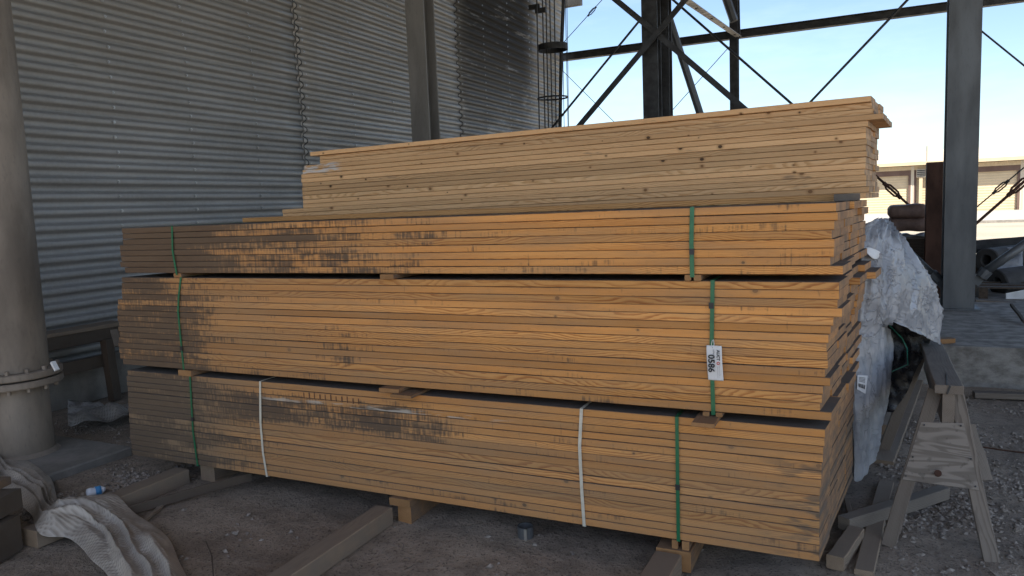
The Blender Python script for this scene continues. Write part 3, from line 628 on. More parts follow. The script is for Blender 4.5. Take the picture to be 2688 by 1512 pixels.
mb.build('printed_bars', INK, lab)
g3 = [[Q(2262, 652, 1.17), Q(2285, 650, 1.2), Q(2316, 664, 1.28)], [Q(2275, 664, 1.16), Q(2292, 668, 1.19), Q(2312, 672, 1.28)], [Q(2290, 678, 1.18), Q(2298, 680, 1.2), Q(2306, 678, 1.28)]]
o = sheet(refine(g3, 5), None, .001).build('paper_flap', WHITEP, pk, smooth=True)
# ------------------------------------------------------------------ big pipe, footing
ft = MB().box((-6.35, -.46, -.1), (-5.05, .34, .055), .012).build('concrete_footing', CONC, origin=(-5.7, 0, 0)); tag(ft, 'dusty square concrete footing under the big pipe', 'footing')
PX, PY, PR = -5.765, -.05, .235
pp = empty('steel_pipe', (PX, PY, .05), 'thick dusty beige steel pipe standing upright with a bolted flange', 'pipe')
n_ = 40
mb = MB(); mb.lathe((PX, PY, 0), [(PR-.03, .05), (PR-.018, .07), (PR-.022, .3), (PR-.022, .60)], n_); mb.build('lower_pipe', PIPEM, pp, smooth=True)
mb = MB(); mb.lathe((PX, PY, 0), [(PR, .70), (PR, 2.5), (PR, 8.5)], n_); mb.build('upper_pipe', PIPEM, pp, smooth=True)
for z0 in (.60, .665):
    mb = MB(); mb.lathe((PX, PY, 0), [(PR-.03, z0), (PR+.08, z0), (PR+.085, z0+.008), (PR+.085, z0+.045), (PR+.078, z0+.052), (PR-.03, z0+.052)], n_)
    mb.build('flange', PIPEM, pp)
for k in range(14):
    a = 2*math.pi*k/14+.2; c = Vector((PX+math.cos(a)*(PR+.048), PY+math.sin(a)*(PR+.048), 0))
    MB().tube([c+Vector((0, 0, .57)), c+Vector((0, 0, .60))], .017, 6).build('bolt', PIPEM, pp); MB().tube([c+Vector((0, 0, .715)), c+Vector((0, 0, .745))], .017, 6).build('bolt', PIPEM, pp)
mb = MB()
for k in range(14):
    a = 1.2+k*.04*math.pi; mb.tube([(PX+math.cos(-a)*(PR-.01), PY+math.sin(-a)*(PR-.01), .075+.05*random.random()), (PX+math.cos(-a)*(PR+.015), PY+math.sin(-a)*(PR+.015), .06)], [.02, .035], 6)
MB().lathe((PX, PY, 0), [(PR+.02, .05), (PR+.01, .062), (PR-.02, .085)], n_).build('weld_collar', PIPEM, pp, smooth=True)
tag(MB().bar(P(138, 950, 1, -.12), P(150, 972, 1, -.12), .03, .02).build('foam_scrap', WHITEP), 'small white strip of foam stuck on the pipe flange', 'scrap')
# ------------------------------------------------------------------ timber bench at the wall
bn = empty('timber_bench', (-6.9, .5, 0), 'dark old timber bench standing against the corrugated wall', 'bench')
lbar('bench_top', (-6.93, -3.5, .775), (-6.93, 1.72, .765), .26, .035, GREYW, bn, None, .003, 10, .01, 3)
lbar('apron', (-6.83, -3.5, .69), (-6.83, 1.66, .69), .04, .13, DARKW, bn, None, .003, 8, .008, 4)
lbar('rail', (-6.84, -3.5, .42), (-6.84, 1.55, .42), .04, .12, DARKW, bn, None, .003, 8, .01, 5)
for y in (1.50, -1.4): lbar('leg', (-6.80, y, 0), (-6.80, y-.03, .64), .09, .09, DARKW, bn, (1, 0, 0))
tag(MB().bar(P(298, 866, 1, 1.25), P(311, 908, 1, 1.22), .06, .02).build('plank_scrap', GREYX), 'pale broken plank end leaning at the bench corner by the lumber', 'scrap wood')
tag(MB().box((-7.12, -6, 0), (-7.0, 15, .44)).build('wall_plinth', CONC), 'low pale concrete plinth at the foot of the corrugated wall', 'plinth')
# ------------------------------------------------------------------ steel frame
def hcol(name, x, y, z0, z1, s, mat, label, s2=None, th=.02):
    root = empty(name, (x, y, z0), label, 'column', 'upright steel columns of the shed'); s2 = s2 or s
    MB().box((x-s/2, y-s2/2, z0), (x+s/2, y-s2/2+th, z1)).build('flange', mat, root)
    MB().box((x-s/2, y+s2/2-th, z0), (x+s/2, y+s2/2, z1)).build('flange', mat, root)
    MB().box((x-th/2, y-s2/2+th+.001, z0), (x+th/2, y+s2/2-th-.001, z1)).build('web', mat, root)
    return root
def mid_at(x0, y0, x1, y1, v): a = P(x0, y0, 1, v); b = P(x1, y1, 1, v); return (a.x+b.x)/2, abs(b.x-a.x)
cx, s = mid_at(1073, 200, 1120, 200, 5.3); hcol('steel_column', cx, 5.3+s/2, 0, 8.6, s, STEELB, 'brown-grey steel column rising behind the pale lumber in front of the corrugated wall')
cx, s = mid_at(2477, 700, 2561, 700, 6.75); RCX = cx; RCS = s
rc = hcol('steel_column', cx, 6.75+s/2, .37, 8.6, s, STEEL, 'wide grey galvanised column standing on the concrete dock'); MB().box((cx-.22, 6.69, .372), (cx+.22, 7.1, .39)).build('base_plate', STEEL, rc)
cx, s = mid_at(1686, 200, 1727, 200, 8); hcol('steel_column', cx, 8+s/2, 0, 8.6, s, DSTEEL, 'dark steel column, the left one of the close pair against the sky', s2=.22)
cx2, s2_ = mid_at(1731, 200, 1758, 200, 8.6); hcol('steel_column', cx2, 8.6+s2_/2, 0, 8.6, s2_, DSTEEL, 'dark steel column, the right one of the close pair against the sky', s2=.22)
VB = 15.6
cx, s = mid_at(1914, 150, 1936, 150, VB-.3); hcol('steel_column', cx, VB-.15, 0, 9.5, s, DSTEEL, 'thin dark steel column against the sky, behind the diagonal braces', s2=.2)
GR = 'diagonal braces and rods of the shed frame'
def rod(name, x0, y0, v0, x1, y1, v1, r, label, cat, mat=DSTEEL, flat=None, ext0=0, ext1=0, group=GR):
    a = P(x0, y0, 1, v0); b = P(x1, y1, 1, v1); d = (b-a); a2 = a-d*ext0; b2 = b+d*ext1; c = (a2+b2)/2
    mb = MB()
    if flat: mb.bar(a2, b2, flat[0], flat[1], Vector((1, 0, 0)).cross(d) if False else d.cross(Vector((0, 1, 0))))
    else: mb.tube([a2, b2], r, 8)
    return tag(mb.build(name, mat, origin=c), label, cat, group)
# long horizontal beam: flat I shape
a = P(1484, 157, 1, VB); b = P(2688, 2, 1, VB); zb = P(2123, 66, 1, VB).z
root = empty('horizontal_beam', (0, VB, zb), 'long dark horizontal steel beam crossing the sky', 'beam')
hh = .19
MB().box((-8.2, VB-.09, zb+hh/2-.02), (14, VB+.09, zb+hh/2)).build('flange', DSTEEL, root); MB().box((-8.2, VB-.09, zb-hh/2), (14, VB+.09, zb-hh/2+.02)).build('flange', DSTEEL, root)
MB().box((-8.2, VB-.02, zb-hh/2+.021), (14, VB+.02, zb+hh/2-.021)).build('web', DSTEEL, root)
a = P(1500, 0, 1, VB); tag(MB().box((-9, VB+.3, a.z-.05), (P(1512, 0, 1, VB).x, VB+.5, a.z+.2)).build('steel_beam', DSTEEL), 'stub of a higher dark beam at the top corner beside the ladder cage', 'beam')
rod('brace', 1617, 0, 7.9, 1726, 90, 7.9, 0, 'flat dark brace falling to the crossing plate on the paired columns', 'brace', flat=(.085, .012), ext0=.6)
rod('brace', 1726, 90, 7.9, 1952, 284, 7.9, 0, 'flat dark brace falling from the crossing plate towards the thin column', 'brace', flat=(.085, .012), ext1=.5)
rod('brace', 1798, 0, 7.86, 1518, 333, 7.86, 0, 'flat dark brace rising from the pale lumber across the paired columns', 'brace', flat=(.085, .012), ext0=.5, ext1=.4)
rod('brace_rod', 1679, 54, 12, 1478, 300, 12, .024, 'dark round rod rising to the left of the paired columns', 'brace', ext1=.3)
rod('brace_rod', 1767, 0, 12, 2080, 274, 12, .024, 'dark round rod falling behind the thin column', 'brace', ext0=.3, ext1=.4)
rod('brace_rod', 2382, 0, 12, 2127, 268, 12, .024, 'dark round rod rising to the beam beside the wide grey column', 'brace', ext0=.3, ext1=.6)
rod('brace_rod', 2572, 78, 13, 2688, 172, 13, .016, 'thin dark rod falling to the right of the wide grey column', 'brace', ext0=.5, ext1=.5)
rod('brace_pipe', 1758, 52, 9.2, 1838, 300, 9.2, .062, 'thick leaning round brace pipe between the paired columns and the thin column', 'brace', mat=STEEL, ext0=.4, ext1=.6)
rod('brace_pipe', 1908, 0, 15, 1927, 56, 15, .10, 'short round pipe ending on the thin column near the top', 'brace', mat=STEEL, ext0=2)
a, b = P(1800, 0, 1, 9), P(1938, 96, 1, 15.2)
root = tag(MB().bar(a-(b-a)*.6, b, .14, .015, (1, 0, 0)).build('slotted_angle', ANGLE, origin=b), 'pale galvanised channel with bolt holes sloping down to the thin column', 'brace', GR)
d = (b-a); mb = MB().bar(a-d*.6+Vector((-.07, 0, .06)), b+Vector((-.07, 0, .06)), .012, .12, (1, 0, 0)).build('channel_flange', ANGLE, root)
for t in (.15, .4, .65, .9): c = a+d*t; MB().tube([c+Vector((0, 0, -.02)), c+Vector((0, 0, -.009))], .025, 8).build('bolt', DSTEEL, root)
# turnbuckle helper
def buckle(mb, c, d, L, r):
    d = d.normalized(); s_ = d.cross(Vector((0, 1, 0))).normalized()
    for k in (-1, 1): mb.tube([c-d*L/2+s_*r*.3*k, c-d*L*.3+s_*r*k, c+d*L*.3+s_*r*k, c+d*L/2+s_*r*.3*k], r*.38, 6)
    for k in (-1, 1): mb.tube([c+d*L*.5*k, c+d*L*.68*k], r*.75, 8)
    return mb
def wire(x0, y0, x1, y1, v, r, label, bx=None, mat=DSTEEL, ext0=0, ext1=0, name='tie_wire'):
    a = P(x0, y0, 1, v); b = P(x1, y1, 1, v); d = b-a; root = empty(name, a, label, 'tie rod', GR)
    mb = MB().tube([a-d*ext0, b+d*ext1], r, 6).build('rod', mat, root)
    if bx: buckle(MB(), P(bx[0], bx[1], 1, v), d, bx[2], bx[3]).build('turnbuckle', mat, root)
    return root
wire(1580, 0, 1479, 112, 13, .008, 'thin tie wire with a turnbuckle near the top of the ladder cage', (1554, 30, .2, .03), ext0=.2)
wire(1471, 180, 1614, 322, 14, .008, 'thin tie wire falling from the wall edge to the pale lumber', ext1=.5)
wire(1915, 122, 1758, 297, 14, .008, 'thin tie wire falling to the left from the thin column', ext1=.5)
# ladder cage on the wall
LV = 12.6
lc = empty('ladder_cage', (UW+.4, LV, 3), 'black steel ladder cage at the far edge of the corrugated wall', 'ladder cage')
cxs = [(1409, 1416), (1424, 1431), (1433, 1440), (1443, 1450), (1455, 1460)]
for (xa, xb), v in zip(cxs, (11.6, 12.0, 12.4, 12.8, 13.1)): a = P(xa, 0, 1, v); b = P(xb, 340, 1, v); MB().tube([a+(a-b)*.5, b+(b-a)*.6], .015, 6).build('cage_bar', DSTEEL, lc)
for xa, xb, v in ((1475, 1481, 12.3), (1484, 1491, 12.6), (1488, 1493, 12.8)): a = P(xa, 0, 1, v); b = P(xb, 335, 1, v); MB().tube([a+(a-b)*.5, b+(b-a)*.6], .008, 6).build('cage_bar', DSTEEL, lc)
def hoop(yl, v0, hgt, name):
    a = P(1410, yl, 1, 11.6); b = P(1491, yl-2, 1, 12.7); c = P(1451, yl, 1, 12.2); rad = .34; pts = []
    for k in range(25): th = 2*math.pi*k/24; pts.append(c+Vector((math.cos(th)*rad, math.sin(th)*rad*.85, 0)))
    if hgt > .05:
        mb = MB(); n = len(pts); mb.add([p+Vector((0, 0, -hgt/2)) for p in pts]+[p+Vector((0, 0, hgt/2)) for p in pts], [(i, i+1, n+i+1, n+i) for i in range(n-1)]); o = mb.build(name, DSTEEL, lc)
        md = o.modifiers.new('s', 'SOLIDIFY'); md.thickness = .012
    else: MB().tube(pts, .018, 6).build(name, DSTEEL, lc)
hoop(125, 0, .13, 'hoop'); hoop(257, 0, .02, 'hoop')
for x, y in ((1405, 18), (1422, 27)): c = P(x, y, 1, 11.9); MB().box(c-Vector((.15, .03, .05)), c+Vector((.1, .03, .05))).build('bracket', DSTEEL, lc)
a = P(1464, 0, 1, 14.4); b = P(1461, 340, 1, 14.4)
tag(MB().tube([P(1481, -40, 1, 14.9), P(1473, 150, 1, 14.9), P(1470, 345, 1, 14.9), P(1466, 600, 1, 14.9)], .05, 8).build('corner_trim', DSTEEL), 'dark corner trim running down the far edge of the corrugated wall', 'trim')
tag(MB().tube([P(1939, -20, 1, 15.1), P(1942, 100, 1, 15.1)], .02, 6).build('conduit', DSTEEL), 'thin dark conduit beside the thin column above the beam', 'pipe')
# ------------------------------------------------------------------ dock
dk = MB().box((.55, 4.36, -.2), (12, 13.5, .37), .012).build('loading_dock', CONC, origin=(4, 8, 0)); dk.data.materials[0] = plain('worn_dock_concrete', (.30, .28, .25), .9, 0, .3, 7, .01, (.14, .125, .11), (1, 1, 1.6)); tag(dk, 'low concrete loading dock with a chipped face and worn edge', 'dock')
beam('plank', (.99, 3.92, .03), (2.1, 4.05, .03), .09, .05, GREYX, 'short grey plank lying on the dirt against the dock', 'plank', None, sd=31)
beam('wood_scrap', P(2455, 895, 2, .395), P(2500, 893, 2, .395), .09, .045, BLOCK, 'short brown board lying on the dock edge by the torn wrap', 'scrap wood', None, sd=32)
tag(MB().tube([P(2570, 1172, 2, .01), P(2620, 1180, 2, .012), P(2700, 1190, 2, .01)], .006, 6).build('rebar', RUST), 'thin rusty rod lying on the gravel below the dock', 'rod')
# knee braces and rods at the dock column
V6 = 7.0
def knee(pts, label):
    root = empty('knee_brace', P(*pts[0], 1, V6), label, 'brace', GR); q = [P(x, y, 1, V6) for x, y in pts]
    MB().tube([q[0], q[1]], .05, 12).build('tube', STEEL, root, smooth=True); MB().tube([q[1]+(q[1]-q[2])*.1, q[1].lerp(q[2], .45)], .072, 10).build('sleeve', STEEL, root); MB().bar(q[1], q[2], .02, .1, (0, 1, 0)).build('gusset', STEEL, root)
knee([(2385, 662), (2447, 722), (2484, 756)], 'grey tube brace meeting the wide column from the left behind the torn wrap'); knee([(2700, 634), (2588, 712), (2558, 745)], 'grey tube brace meeting the wide column from the right in front of the rolls')
wire(2303, 465, 2388, 540, 9.6, .02, 'thick rusty tie rod with a turnbuckle between the lumber and the bales', (2342, 500, .26, .04), RUST, ext0=.6, ext1=.8)
wire(2561, 588, 2700, 466, 7.2, .018, 'thick rusty tie rod with a turnbuckle on the far side of the wide column', (2676, 487, .24, .036), RUST, ext0=.2, ext1=.3)
wire(2561, 546, 2695, 434, 9.5, .011, 'thin tie rod with a turnbuckle in front of the cream roller door', (2627, 491, .2, .03), DSTEEL, ext0=.2, ext1=.3)
# rusty upright
a = P(2460, 425, 1, 7.9); cxr = P(2460, 560, 1, 7.9).x
ru = MB().bar((P(2456, 720, 1, 7.9).x, 8.0, .37), (P(2463, 425, 1, 7.9).x, 8.0, a.z), .26, .2, (1, 0, 0), .004).build('rusty_steel_post', RUST); tag(ru, 'rust-brown steel box post standing behind the wide grey column', 'post')
# bales on crate
def bale(p0, p1, v, h, label, dy=.5):
    a = P(*p0, 1, v); b = P(*p1, 1, v); ctrl = []; mb = MB(); n = 16; m = 20; vs = []; fs = []; cz = (a.z+b.z)/2; hz = abs(a.z-b.z)/2
    for i in range(n+1):
        t = i/n; x = a.x+(b.x-a.x)*t; e = min(1, (1-abs(2*t-1)**6))**.5
        e = .62+.38*e if 0 < i < n else .45
        for k in range(m):
            th = 2*math.pi*k/m; cxx = math.copysign(abs(math.cos(th))**.55, math.cos(th)); sz = math.copysign(abs(math.sin(th))**.55, math.sin(th))
            q = Vector((x, v+dy/2+cxx*dy/2*e, cz+sz*hz*e)); q += Vector((0, 1, 1))*.025*noise.noise(q*4); vs.append(q)
    for i in range(n):
        for k in range(m): fs.append((i*m+k, i*m+(k+1) % m, (i+1)*m+(k+1) % m, (i+1)*m+k))
    fs += [tuple(range(m)), tuple(n*m+k for k in range(m))]
    return tag(mb.add(vs, fs).build('bale', BALE, smooth=True), label, 'bale', 'brown wrapped bales on the crate')
bale((2331, 538), (2437, 574), 8.3, .3, 'upper brown wrapped bale on the crate behind the torn wrap'); bale((2329, 573), (2440, 608), 8.3, .3, 'lower brown wrapped bale on the crate behind the torn wrap')
zc = P(2390, 621, 1, 8.3).z
g4 = [[Vector((P(2335+i*25, 612, 1, 8.2).x, 8.2+j*.15, zc+.03+(.05*noise.noise(Vector((i*1.3, j*1.7, 0))) if j else -.02))) for i in range(5)] for j in range(4)]
tag(sheet(refine(g4, 5), lambda i, j, p, n: n*.04*noise.noise(p*9), .002).build('plastic_sheet', TARP, smooth=True), 'crumpled white plastic sheet between the bales and the crate', 'plastic sheet')
cr = empty('wooden_crate', (2.0, 8.5, .37), 'dark wooden crate that carries the brown bales', 'crate')
xa, xb = P(2345, 640, 1, 8.2).x, P(2450, 640, 1, 8.2).x; zt = zc-.01
for k in range(3):
    z0 = zt-.26*(k+1)+.02; MB().box((xa, 8.2, z0), (xb, 8.24, z0+.22), .003).build('side_board', DARKW, cr)
MB().box((xa+.02, 8.26, .37), (xb-.02, 8.9, zt-.02)).build('crate_core', DARKW, cr); MB().box((xa-.02, 8.15, zt-.018), (xb+.02, 8.95, zt+.006)).build('lid', GREYX, cr)
# rolls on the dock
def roll(c, r, hr, d, L, label, mat=REDB):
    c = Vector(c); d = Vector(d).normalized(); n = 28; mb = MB(); ref = d.orthogonal().normalized(); b = d.cross(ref); vs = []; fs = []
    prof = [(hr, .25), (hr, 0.01), (hr+.01, 0), (r-.015, 0), (r, .015), (r, L), (0.01, L)]
    for q, t in prof:
        for k in range(n): a = 2*math.pi*k/n; vs.append(c+d*t+(ref*math.cos(a)+b*math.sin(a)*.92)*q*(1+.03*math.sin(3*a)))
    for i in range(len(prof)-1):
        for k in range(n): fs.append((i*n+k, i*n+(k+1) % n, (i+1)*n+(k+1) % n, (i+1)*n+k))
    return tag(mb.add(vs, fs).build('rubber_roll', mat, smooth=False), label, 'roll', 'dark rolls piled on the dock')
c = P(2588, 682, 1, 9.0); roll(c, .175, .07, (.55, .8, .0), 1.6, 'dark grey hollow roll lying highest on the pile right of the wide column')
c = P(2617, 742, 1, 8.6); roll(c, .19, .075, (.8, .55, .05), 2.4, 'dark hollow roll lying under the highest one on the dock pile')
c = P(2700, 700, 1, 9.6); roll(c, .2, .05, (.9, .4, 0), 2.4, 'dark roll behind the others at the picture edge')
beam('long_tube', P(2560, 648, 1, 10.3), P(2760, 632, 1, 10.3), .24, .2, REDB, 'long dark tube lying across the top of the pile on the dock', 'tube', None, c=.07, sd=41)
g5 = [[P(2600+i*28, 650+j*20+6*((i+j) % 2), 1, 9.3-.1*j) for i in range(4)] for j in range(4)]
tag(sheet(refine(g5, 6), lambda i, j, p, n: n*.07*noise.noise(p*7), .002).build('plastic_sheet', TARP, smooth=True), 'crumpled pale plastic film hanging over the rolls on the dock', 'plastic sheet')
g6 = [[P(2640+i*20, 770+j*12-4*i, 1, 7.9) for i in range(4)] for j in range(3)]
tag(sheet(refine(g6, 5), lambda i, j, p, n: n*.02*noise.noise(p*9), .002).build('paper_sack', WHITEP, smooth=True), 'white paper sack lying under the lower roll', 'sack')
pl_ = empty('wooden_pallet', (2, 8.2, .37), 'dark wooden pallet under the rolls on the dock', 'pallet')
x0 = P(2566, 790, 1, 8.0).x
for k in range(4): MB().box((x0, 7.9+k*.33, .50), (x0+2.4, 8.05+k*.33, .52), .002).build('deck_board', DARKW, pl_)
for k in range(3): MB().box((x0+k*1.1, 7.88, .372), (x0+.1+k*1.1, 9.1, .499), .002).build('stringer', DARKW, pl_)
beam('plank', P(2560, 790, 1, 7.6), P(2720, 800, 1, 7.6), .12, .04, GREYX, 'grey plank lying along the front of the pallet on the dock', 'plank', None, sd=43)
beam('plank', P(2655, 800, 1, 6.4), P(2690, 846, 1, 5.7), .03, .03, DARKW, 'dark bar leaning down over the dock at the picture edge', 'bar', None, sd=44)
mb = MB()
rq = random.Random(3)
for k in range(12):
    p = Vector((rq.uniform(1.6, 5.2), rq.uniform(9.7, 12), .37)); q = p+Vector((rq.uniform(-1, 1), rq.uniform(-.3, .3), rq.uniform(.1, .5)))
    tag(MB().bar(p+Vector((0, 0, .04)), q, rq.uniform(.06, .25), rq.uniform(.04, .2), None, .004).build('timber_offcut', DARKW), 'dark timber offcut in the heap at the back of the dock', 'timber', 'dark timber offcuts heaped at the back of the dock')
# ------------------------------------------------------------------ warehouse
VW = 70.0
def X(px, py): return P(px, py, 1, VW).x
wh = empty('warehouse', (40, VW, 0), 'long cream metal warehouse with wide roller doors across the sunlit yard', 'building')
def corr(x0, x1, z0, z1, y, pitch, amp, vertical=True):
    mb = MB(); n = max(2, int((x1-x0)/pitch*4)) if vertical else max(2, int((z1-z0)/pitch*4)); vs = []; fs = []
    for i in range(n+1):
        t = i/n; o = amp*math.sin(t*n*math.pi/2)
        vs += [(x0+(x1-x0)*t, y+o, z0), (x0+(x1-x0)*t, y+o, z1)] if vertical else [(x0, y+o, z0+(z1-z0)*t), (x1, y+o, z0+(z1-z0)*t)]
    for i in range(n): fs.append((2*i, 2*i+2, 2*i+3, 2*i+1))
    return mb.add(vs, fs)
HR = P(2600, 425, 1, VW).z; WL, WR = X(2300, 500)-40, X(2688, 500)+60
doors = [(X(2120, 500), X(2391, 470)), (X(2563, 470)-4.6, X(2679, 450)), (X(2679, 450)+3, X(2679, 450)+13), (X(2120, 500)-13, X(2120, 500)-3)]
dz = P(2680, 432, 1, VW).z; edges = sorted(doors); x = WL
for d0, d1 in edges+[(WR, WR)]:
    corr(x, d0, 0, HR, VW, .3, .02).build('wall', BLDG2, wh); x = d1
for d0, d1 in doors:
    corr(d0, d1, dz, HR, VW, .3, .02).build('wall', BLDG, wh)
    f = MB().box((d0, VW+.02, dz-.45), (d1, VW+.5, dz+.0)); f.box((d0, VW+.02, 0), (d0+.18, VW+.5, dz-.46)); f.box((d1-.18, VW+.02, 0), (d1, VW+.5, dz-.46))
    dd = corr(d0+.18, d1-.18, 0, dz-.45, VW+.2, .22, .010, False).build('roller_door', BLDG, wh); f.build('door_frame', BROWNT, dd)
MB().box((WL, VW, 0), (WR, VW+.01, .01)).build('sill', CONC, wh)
MB().add([(WL, VW-.9, HR+.25), (WR, VW-.9, HR+.25), (WR, VW+20, HR+2.2), (WL, VW+20, HR+2.2), (WL, VW-.9, HR+.13), (WR, VW-.9, HR+.13), (WR, VW+20, HR+2.0), (WL, VW+20, HR+2.0)], [(0, 1, 2, 3), (7, 6, 5, 4), (0, 4, 5, 1), (1, 5, 6, 2), (2, 6, 7, 3), (3, 7, 4, 0)]).build('roof', BLDG2, wh)
MB().box((WL, VW-1.0, HR+.02), (WR, VW-.9, HR+.3)).build('gutter', BLDG, wh)
MB().box((WL, VW+19, 0), (WR, VW+20, HR+1.9)).build('rear_wall', BLDG, wh)
for px in (2432,):
    x = X(px, 480); MB().tube([(x, VW-.4, 0), (x, VW-.4, HR+1.6)], .09, 8).build('downpipe', BLDG2, wh)
x = X(2417, 455); z = P(2417, 455, 1, VW).z; vt = MB().box((x-.34, VW-.4, z-.34), (x+.34, VW-.1, z+.34)).build('vent_box', BLDG2, wh)
for k in range(4): MB().box((x-.31, VW-.45, z-.28+k*.155), (x+.31, VW-.41, z-.19+k*.155)).build('louvre', DSTEEL, vt)
MB().box((x-.13, VW-.35, 0), (x+.13, VW-.1, z-.35)).build('vent_pipe', BLDG, wh)
# yard kerb and sandy strip
m = plain('pale_asphalt', (.36, .335, .30), .9, 0, .1, 1, 0); MB().add([(-60, 44, .0), (160, 44, .0), (160, 69.9, .0), (-60, 69.9, .0)], [(0, 1, 2, 3)]).build('yard_road', m)['kind'] = 'structure'
tag(MB().box((-60, 43.3, -.1), (160, 44, .12)).build('kerb', CONC), kind='structure')
# ------------------------------------------------------------------ sawhorse
sh = empty('sawhorse', (.5, 1.2, 0), 'weathered timber sawhorse with a cracked top beam and plywood gusset', 'sawhorse')
ZT = .80
n0 = P(2492, 1012, 2, ZT); n1 = P(2446, 905, 2, ZT); ax = (n1-n0).normalized(); sd_ = Vector((ax.y, -ax.x, 0))
lbar('top_plank', n0+Vector((0, 0, -.022)), n0+ax*1.45+Vector((0, 0, -.022)), .13, .045, GREYX, sh, None, .005, 8, .006, 2)
lbar('web_board', n0+ax*.015+Vector((0, 0, -.135)), n0+ax*1.42+Vector((0, 0, -.135)), .055, .178, GREYX, sh, None, .006, 8, .008, 3)
mb = MB(); mb.bar(n0+Vector((-.01, -.003, -.045)), n0+Vector((.004, -.003, .0)), .008, .006, (1, 0, 0)); mb.bar(n0+Vector((-.012, .0, .0015)), n0+ax*.3+Vector((.01, 0, .0015)), .005, .002); mb.build('crack', DSTEEL, sh)
def leg(px0, py0, px1, py1):
    b = P(px1, py1, 2, 0); a = P(px0, py0, 1, n0.y+.10)
    lbar('leg', a, b+Vector((0, 0, -.005)), .068, .035, GREYX, sh, sd_, .003, 4, .003, px0); return a, b
aL, bL = leg(2455, 1025, 2330, 1432); aR, bR = leg(2510, 1035, 2603, 1474)
for a, b in ((aL, bL), (aR, bR)):
    lbar('leg', a+ax*1.1, b+ax*1.5, .068, .035, GREYX, sh, sd_, .003, 4, .003, a.x)
pn = (bL-aL).cross(bR-aR if False else bR-aL).normalized()
if pn.dot(CAM-aL) < 0: pn = -pn
def onleg(x, y, off): d = ray(x, y); t = (aL+pn*off-CAM).dot(pn)/d.dot(pn); return CAM+d*t
gq = [onleg(x, y, .022) for x, y in ((2418, 1108), (2530, 1111), (2571, 1287), (2369, 1258))]
def plymat():
    m = Mat('grey_plywood', .85, 0, .2); W = m.co('World'); x, y, z = m.sep(W)[:3]
    wv = m.noise(m.comb(m.math('MULTIPLY', x, 1.6), 0, m.math('MULTIPLY', z, 12)), 1, 2, .5, .35); sn = m.math('SINE', m.math('MULTIPLY', wv, 60))
    c = m.mix(m.rng(sn, -.6, 1, 0, .8), (.26, .225, .19), (.15, .127, .105)); c = m.mix(m.rng(m.noise(W, 30, 3), .6, .72, 0, .5), c, (.08, .068, .055))
    m.bump(sn, .0015, .4); return m.out(c)
def quad(name, pts, mat, parent, th=.001):
    pts = [Vector(p) for p in pts]; n = (pts[1]-pts[0]).cross(pts[3]-pts[0]).normalized()*th
    return MB().add(pts+[p+n for p in pts], [(0, 1, 2, 3), (7, 6, 5, 4), (0, 4, 5, 1), (1, 5, 6, 2), (2, 6, 7, 3), (3, 7, 4, 0)]).build(name, mat, parent)
pg = quad('gusset_plate', gq, plymat(), sh, .012)
for x_, y_ in ((2426, 1116), (2522, 1118), (2396, 1200), (2548, 1205), (2378, 1250), (2560, 1277)):
    c = onleg(x_, y_, .022); MB().tube([c-pn*.01, c+pn*.016], .004, 6).build('nail', DSTEEL, pg)
c = onleg(2462, 1243, .022); MB().tube([c-pn*.01, c+pn*.0145], .017, 12).build('rust_spot', RUST, pg)
lbar('side_brace', onleg(2536, 1115, -.10), onleg(2583, 1262, -.08), .09, .02, GREYX, sh)
# scrap timber round the sawhorse
def gb(x0, y0, x1, y1, w, h, z0, z1, label, mat=GREYW, sd=1, name='plank', cat='plank'):
    a = P(x0, y0, 2, z0+h/2); b = P(x1, y1, 2, z1+h/2); return beam(name, a, b, w, h, mat, label, cat, 'scrap planks on the dirt round the sawhorse', sd=sd)
gb(2268, 1505, 2326, 1268, .085, .03, 0, 0, 'wide grey plank on the dirt under the crossing square timber, nearest the lumber corner', GREYW, 51)
gb(2315, 1215, 2408, 985, .14, .035, 0, .0, 'long grey plank on the dirt leading back beneath the torn wrap', GREYW, 52)
gb(2320, 1130, 2412, 948, .05, .09, .02, .12, 'long square timber lying beside the torn wrap behind the sawhorse', GREYW, 55)
gb(2215, 1375, 2478, 1292, .07, .07, .032, .01, 'square grey timber lying across the wide plank through the sawhorse legs', GREYX, 53, 'timber', 'timber')
gb(2192, 1478, 2248, 1400, .08, .07, 0, 0, 'short brown block of wood lying beside the near corner of the lumber', GREYW, 54, 'wood_block', 'wood block')
gb(2222, 1312, 2254, 1436, .03, .02, .01, .0, 'narrow splintered strip between the lumber and the square timber', GREYW, 56, 'wood_strip', 'scrap wood')
# ------------------------------------------------------------------ foreground left
beam('timber', (-4.9, -1.42, .10), (-4.10, -1.15, .10), .2, .2, DARKW, 'dark foreground timber lying lowest under two others', 'timber', 'stacked timbers at the near edge', sd=61)
beam('timber', (-4.9, -1.40, .262), (-4.16, -1.10, .262), .24, .11, DARKW, 'dark brown foreground timber in the middle of the three', 'timber', 'stacked timbers at the near edge', sd=62)
beam('timber', (-4.95, -1.30, .341), (-4.30, -1.06, .341), .2, .045, pine('brown_board', (.27, .17, .095), (.17, .10, .055), dust=.6, axis='X'), 'lighter brown foreground board lying on the two dark timbers', 'timber', 'stacked timbers at the near edge', sd=63)
E1 = [(-40, 1095), (20, 1180), (90, 1222), (135, 1262), (158, 1326), (215, 1334), (285, 1326), (350, 1352), (437, 1412), (475, 1490), (520, 1570)]
E2 = [(-90, 1230), (-10, 1300), (50, 1330), (85, 1360), (92, 1395), (108, 1432), (178, 1425), (212, 1442), (240, 1475), (285, 1520), (320, 1620)]
G = []
for (xa, ya), (xb, yb) in zip(E1, E2):
    a = P(xa, ya, 2, .03); b = P(xb, yb, 2, .02); G.append([a.lerp(b, t/5) for t in range(6)])
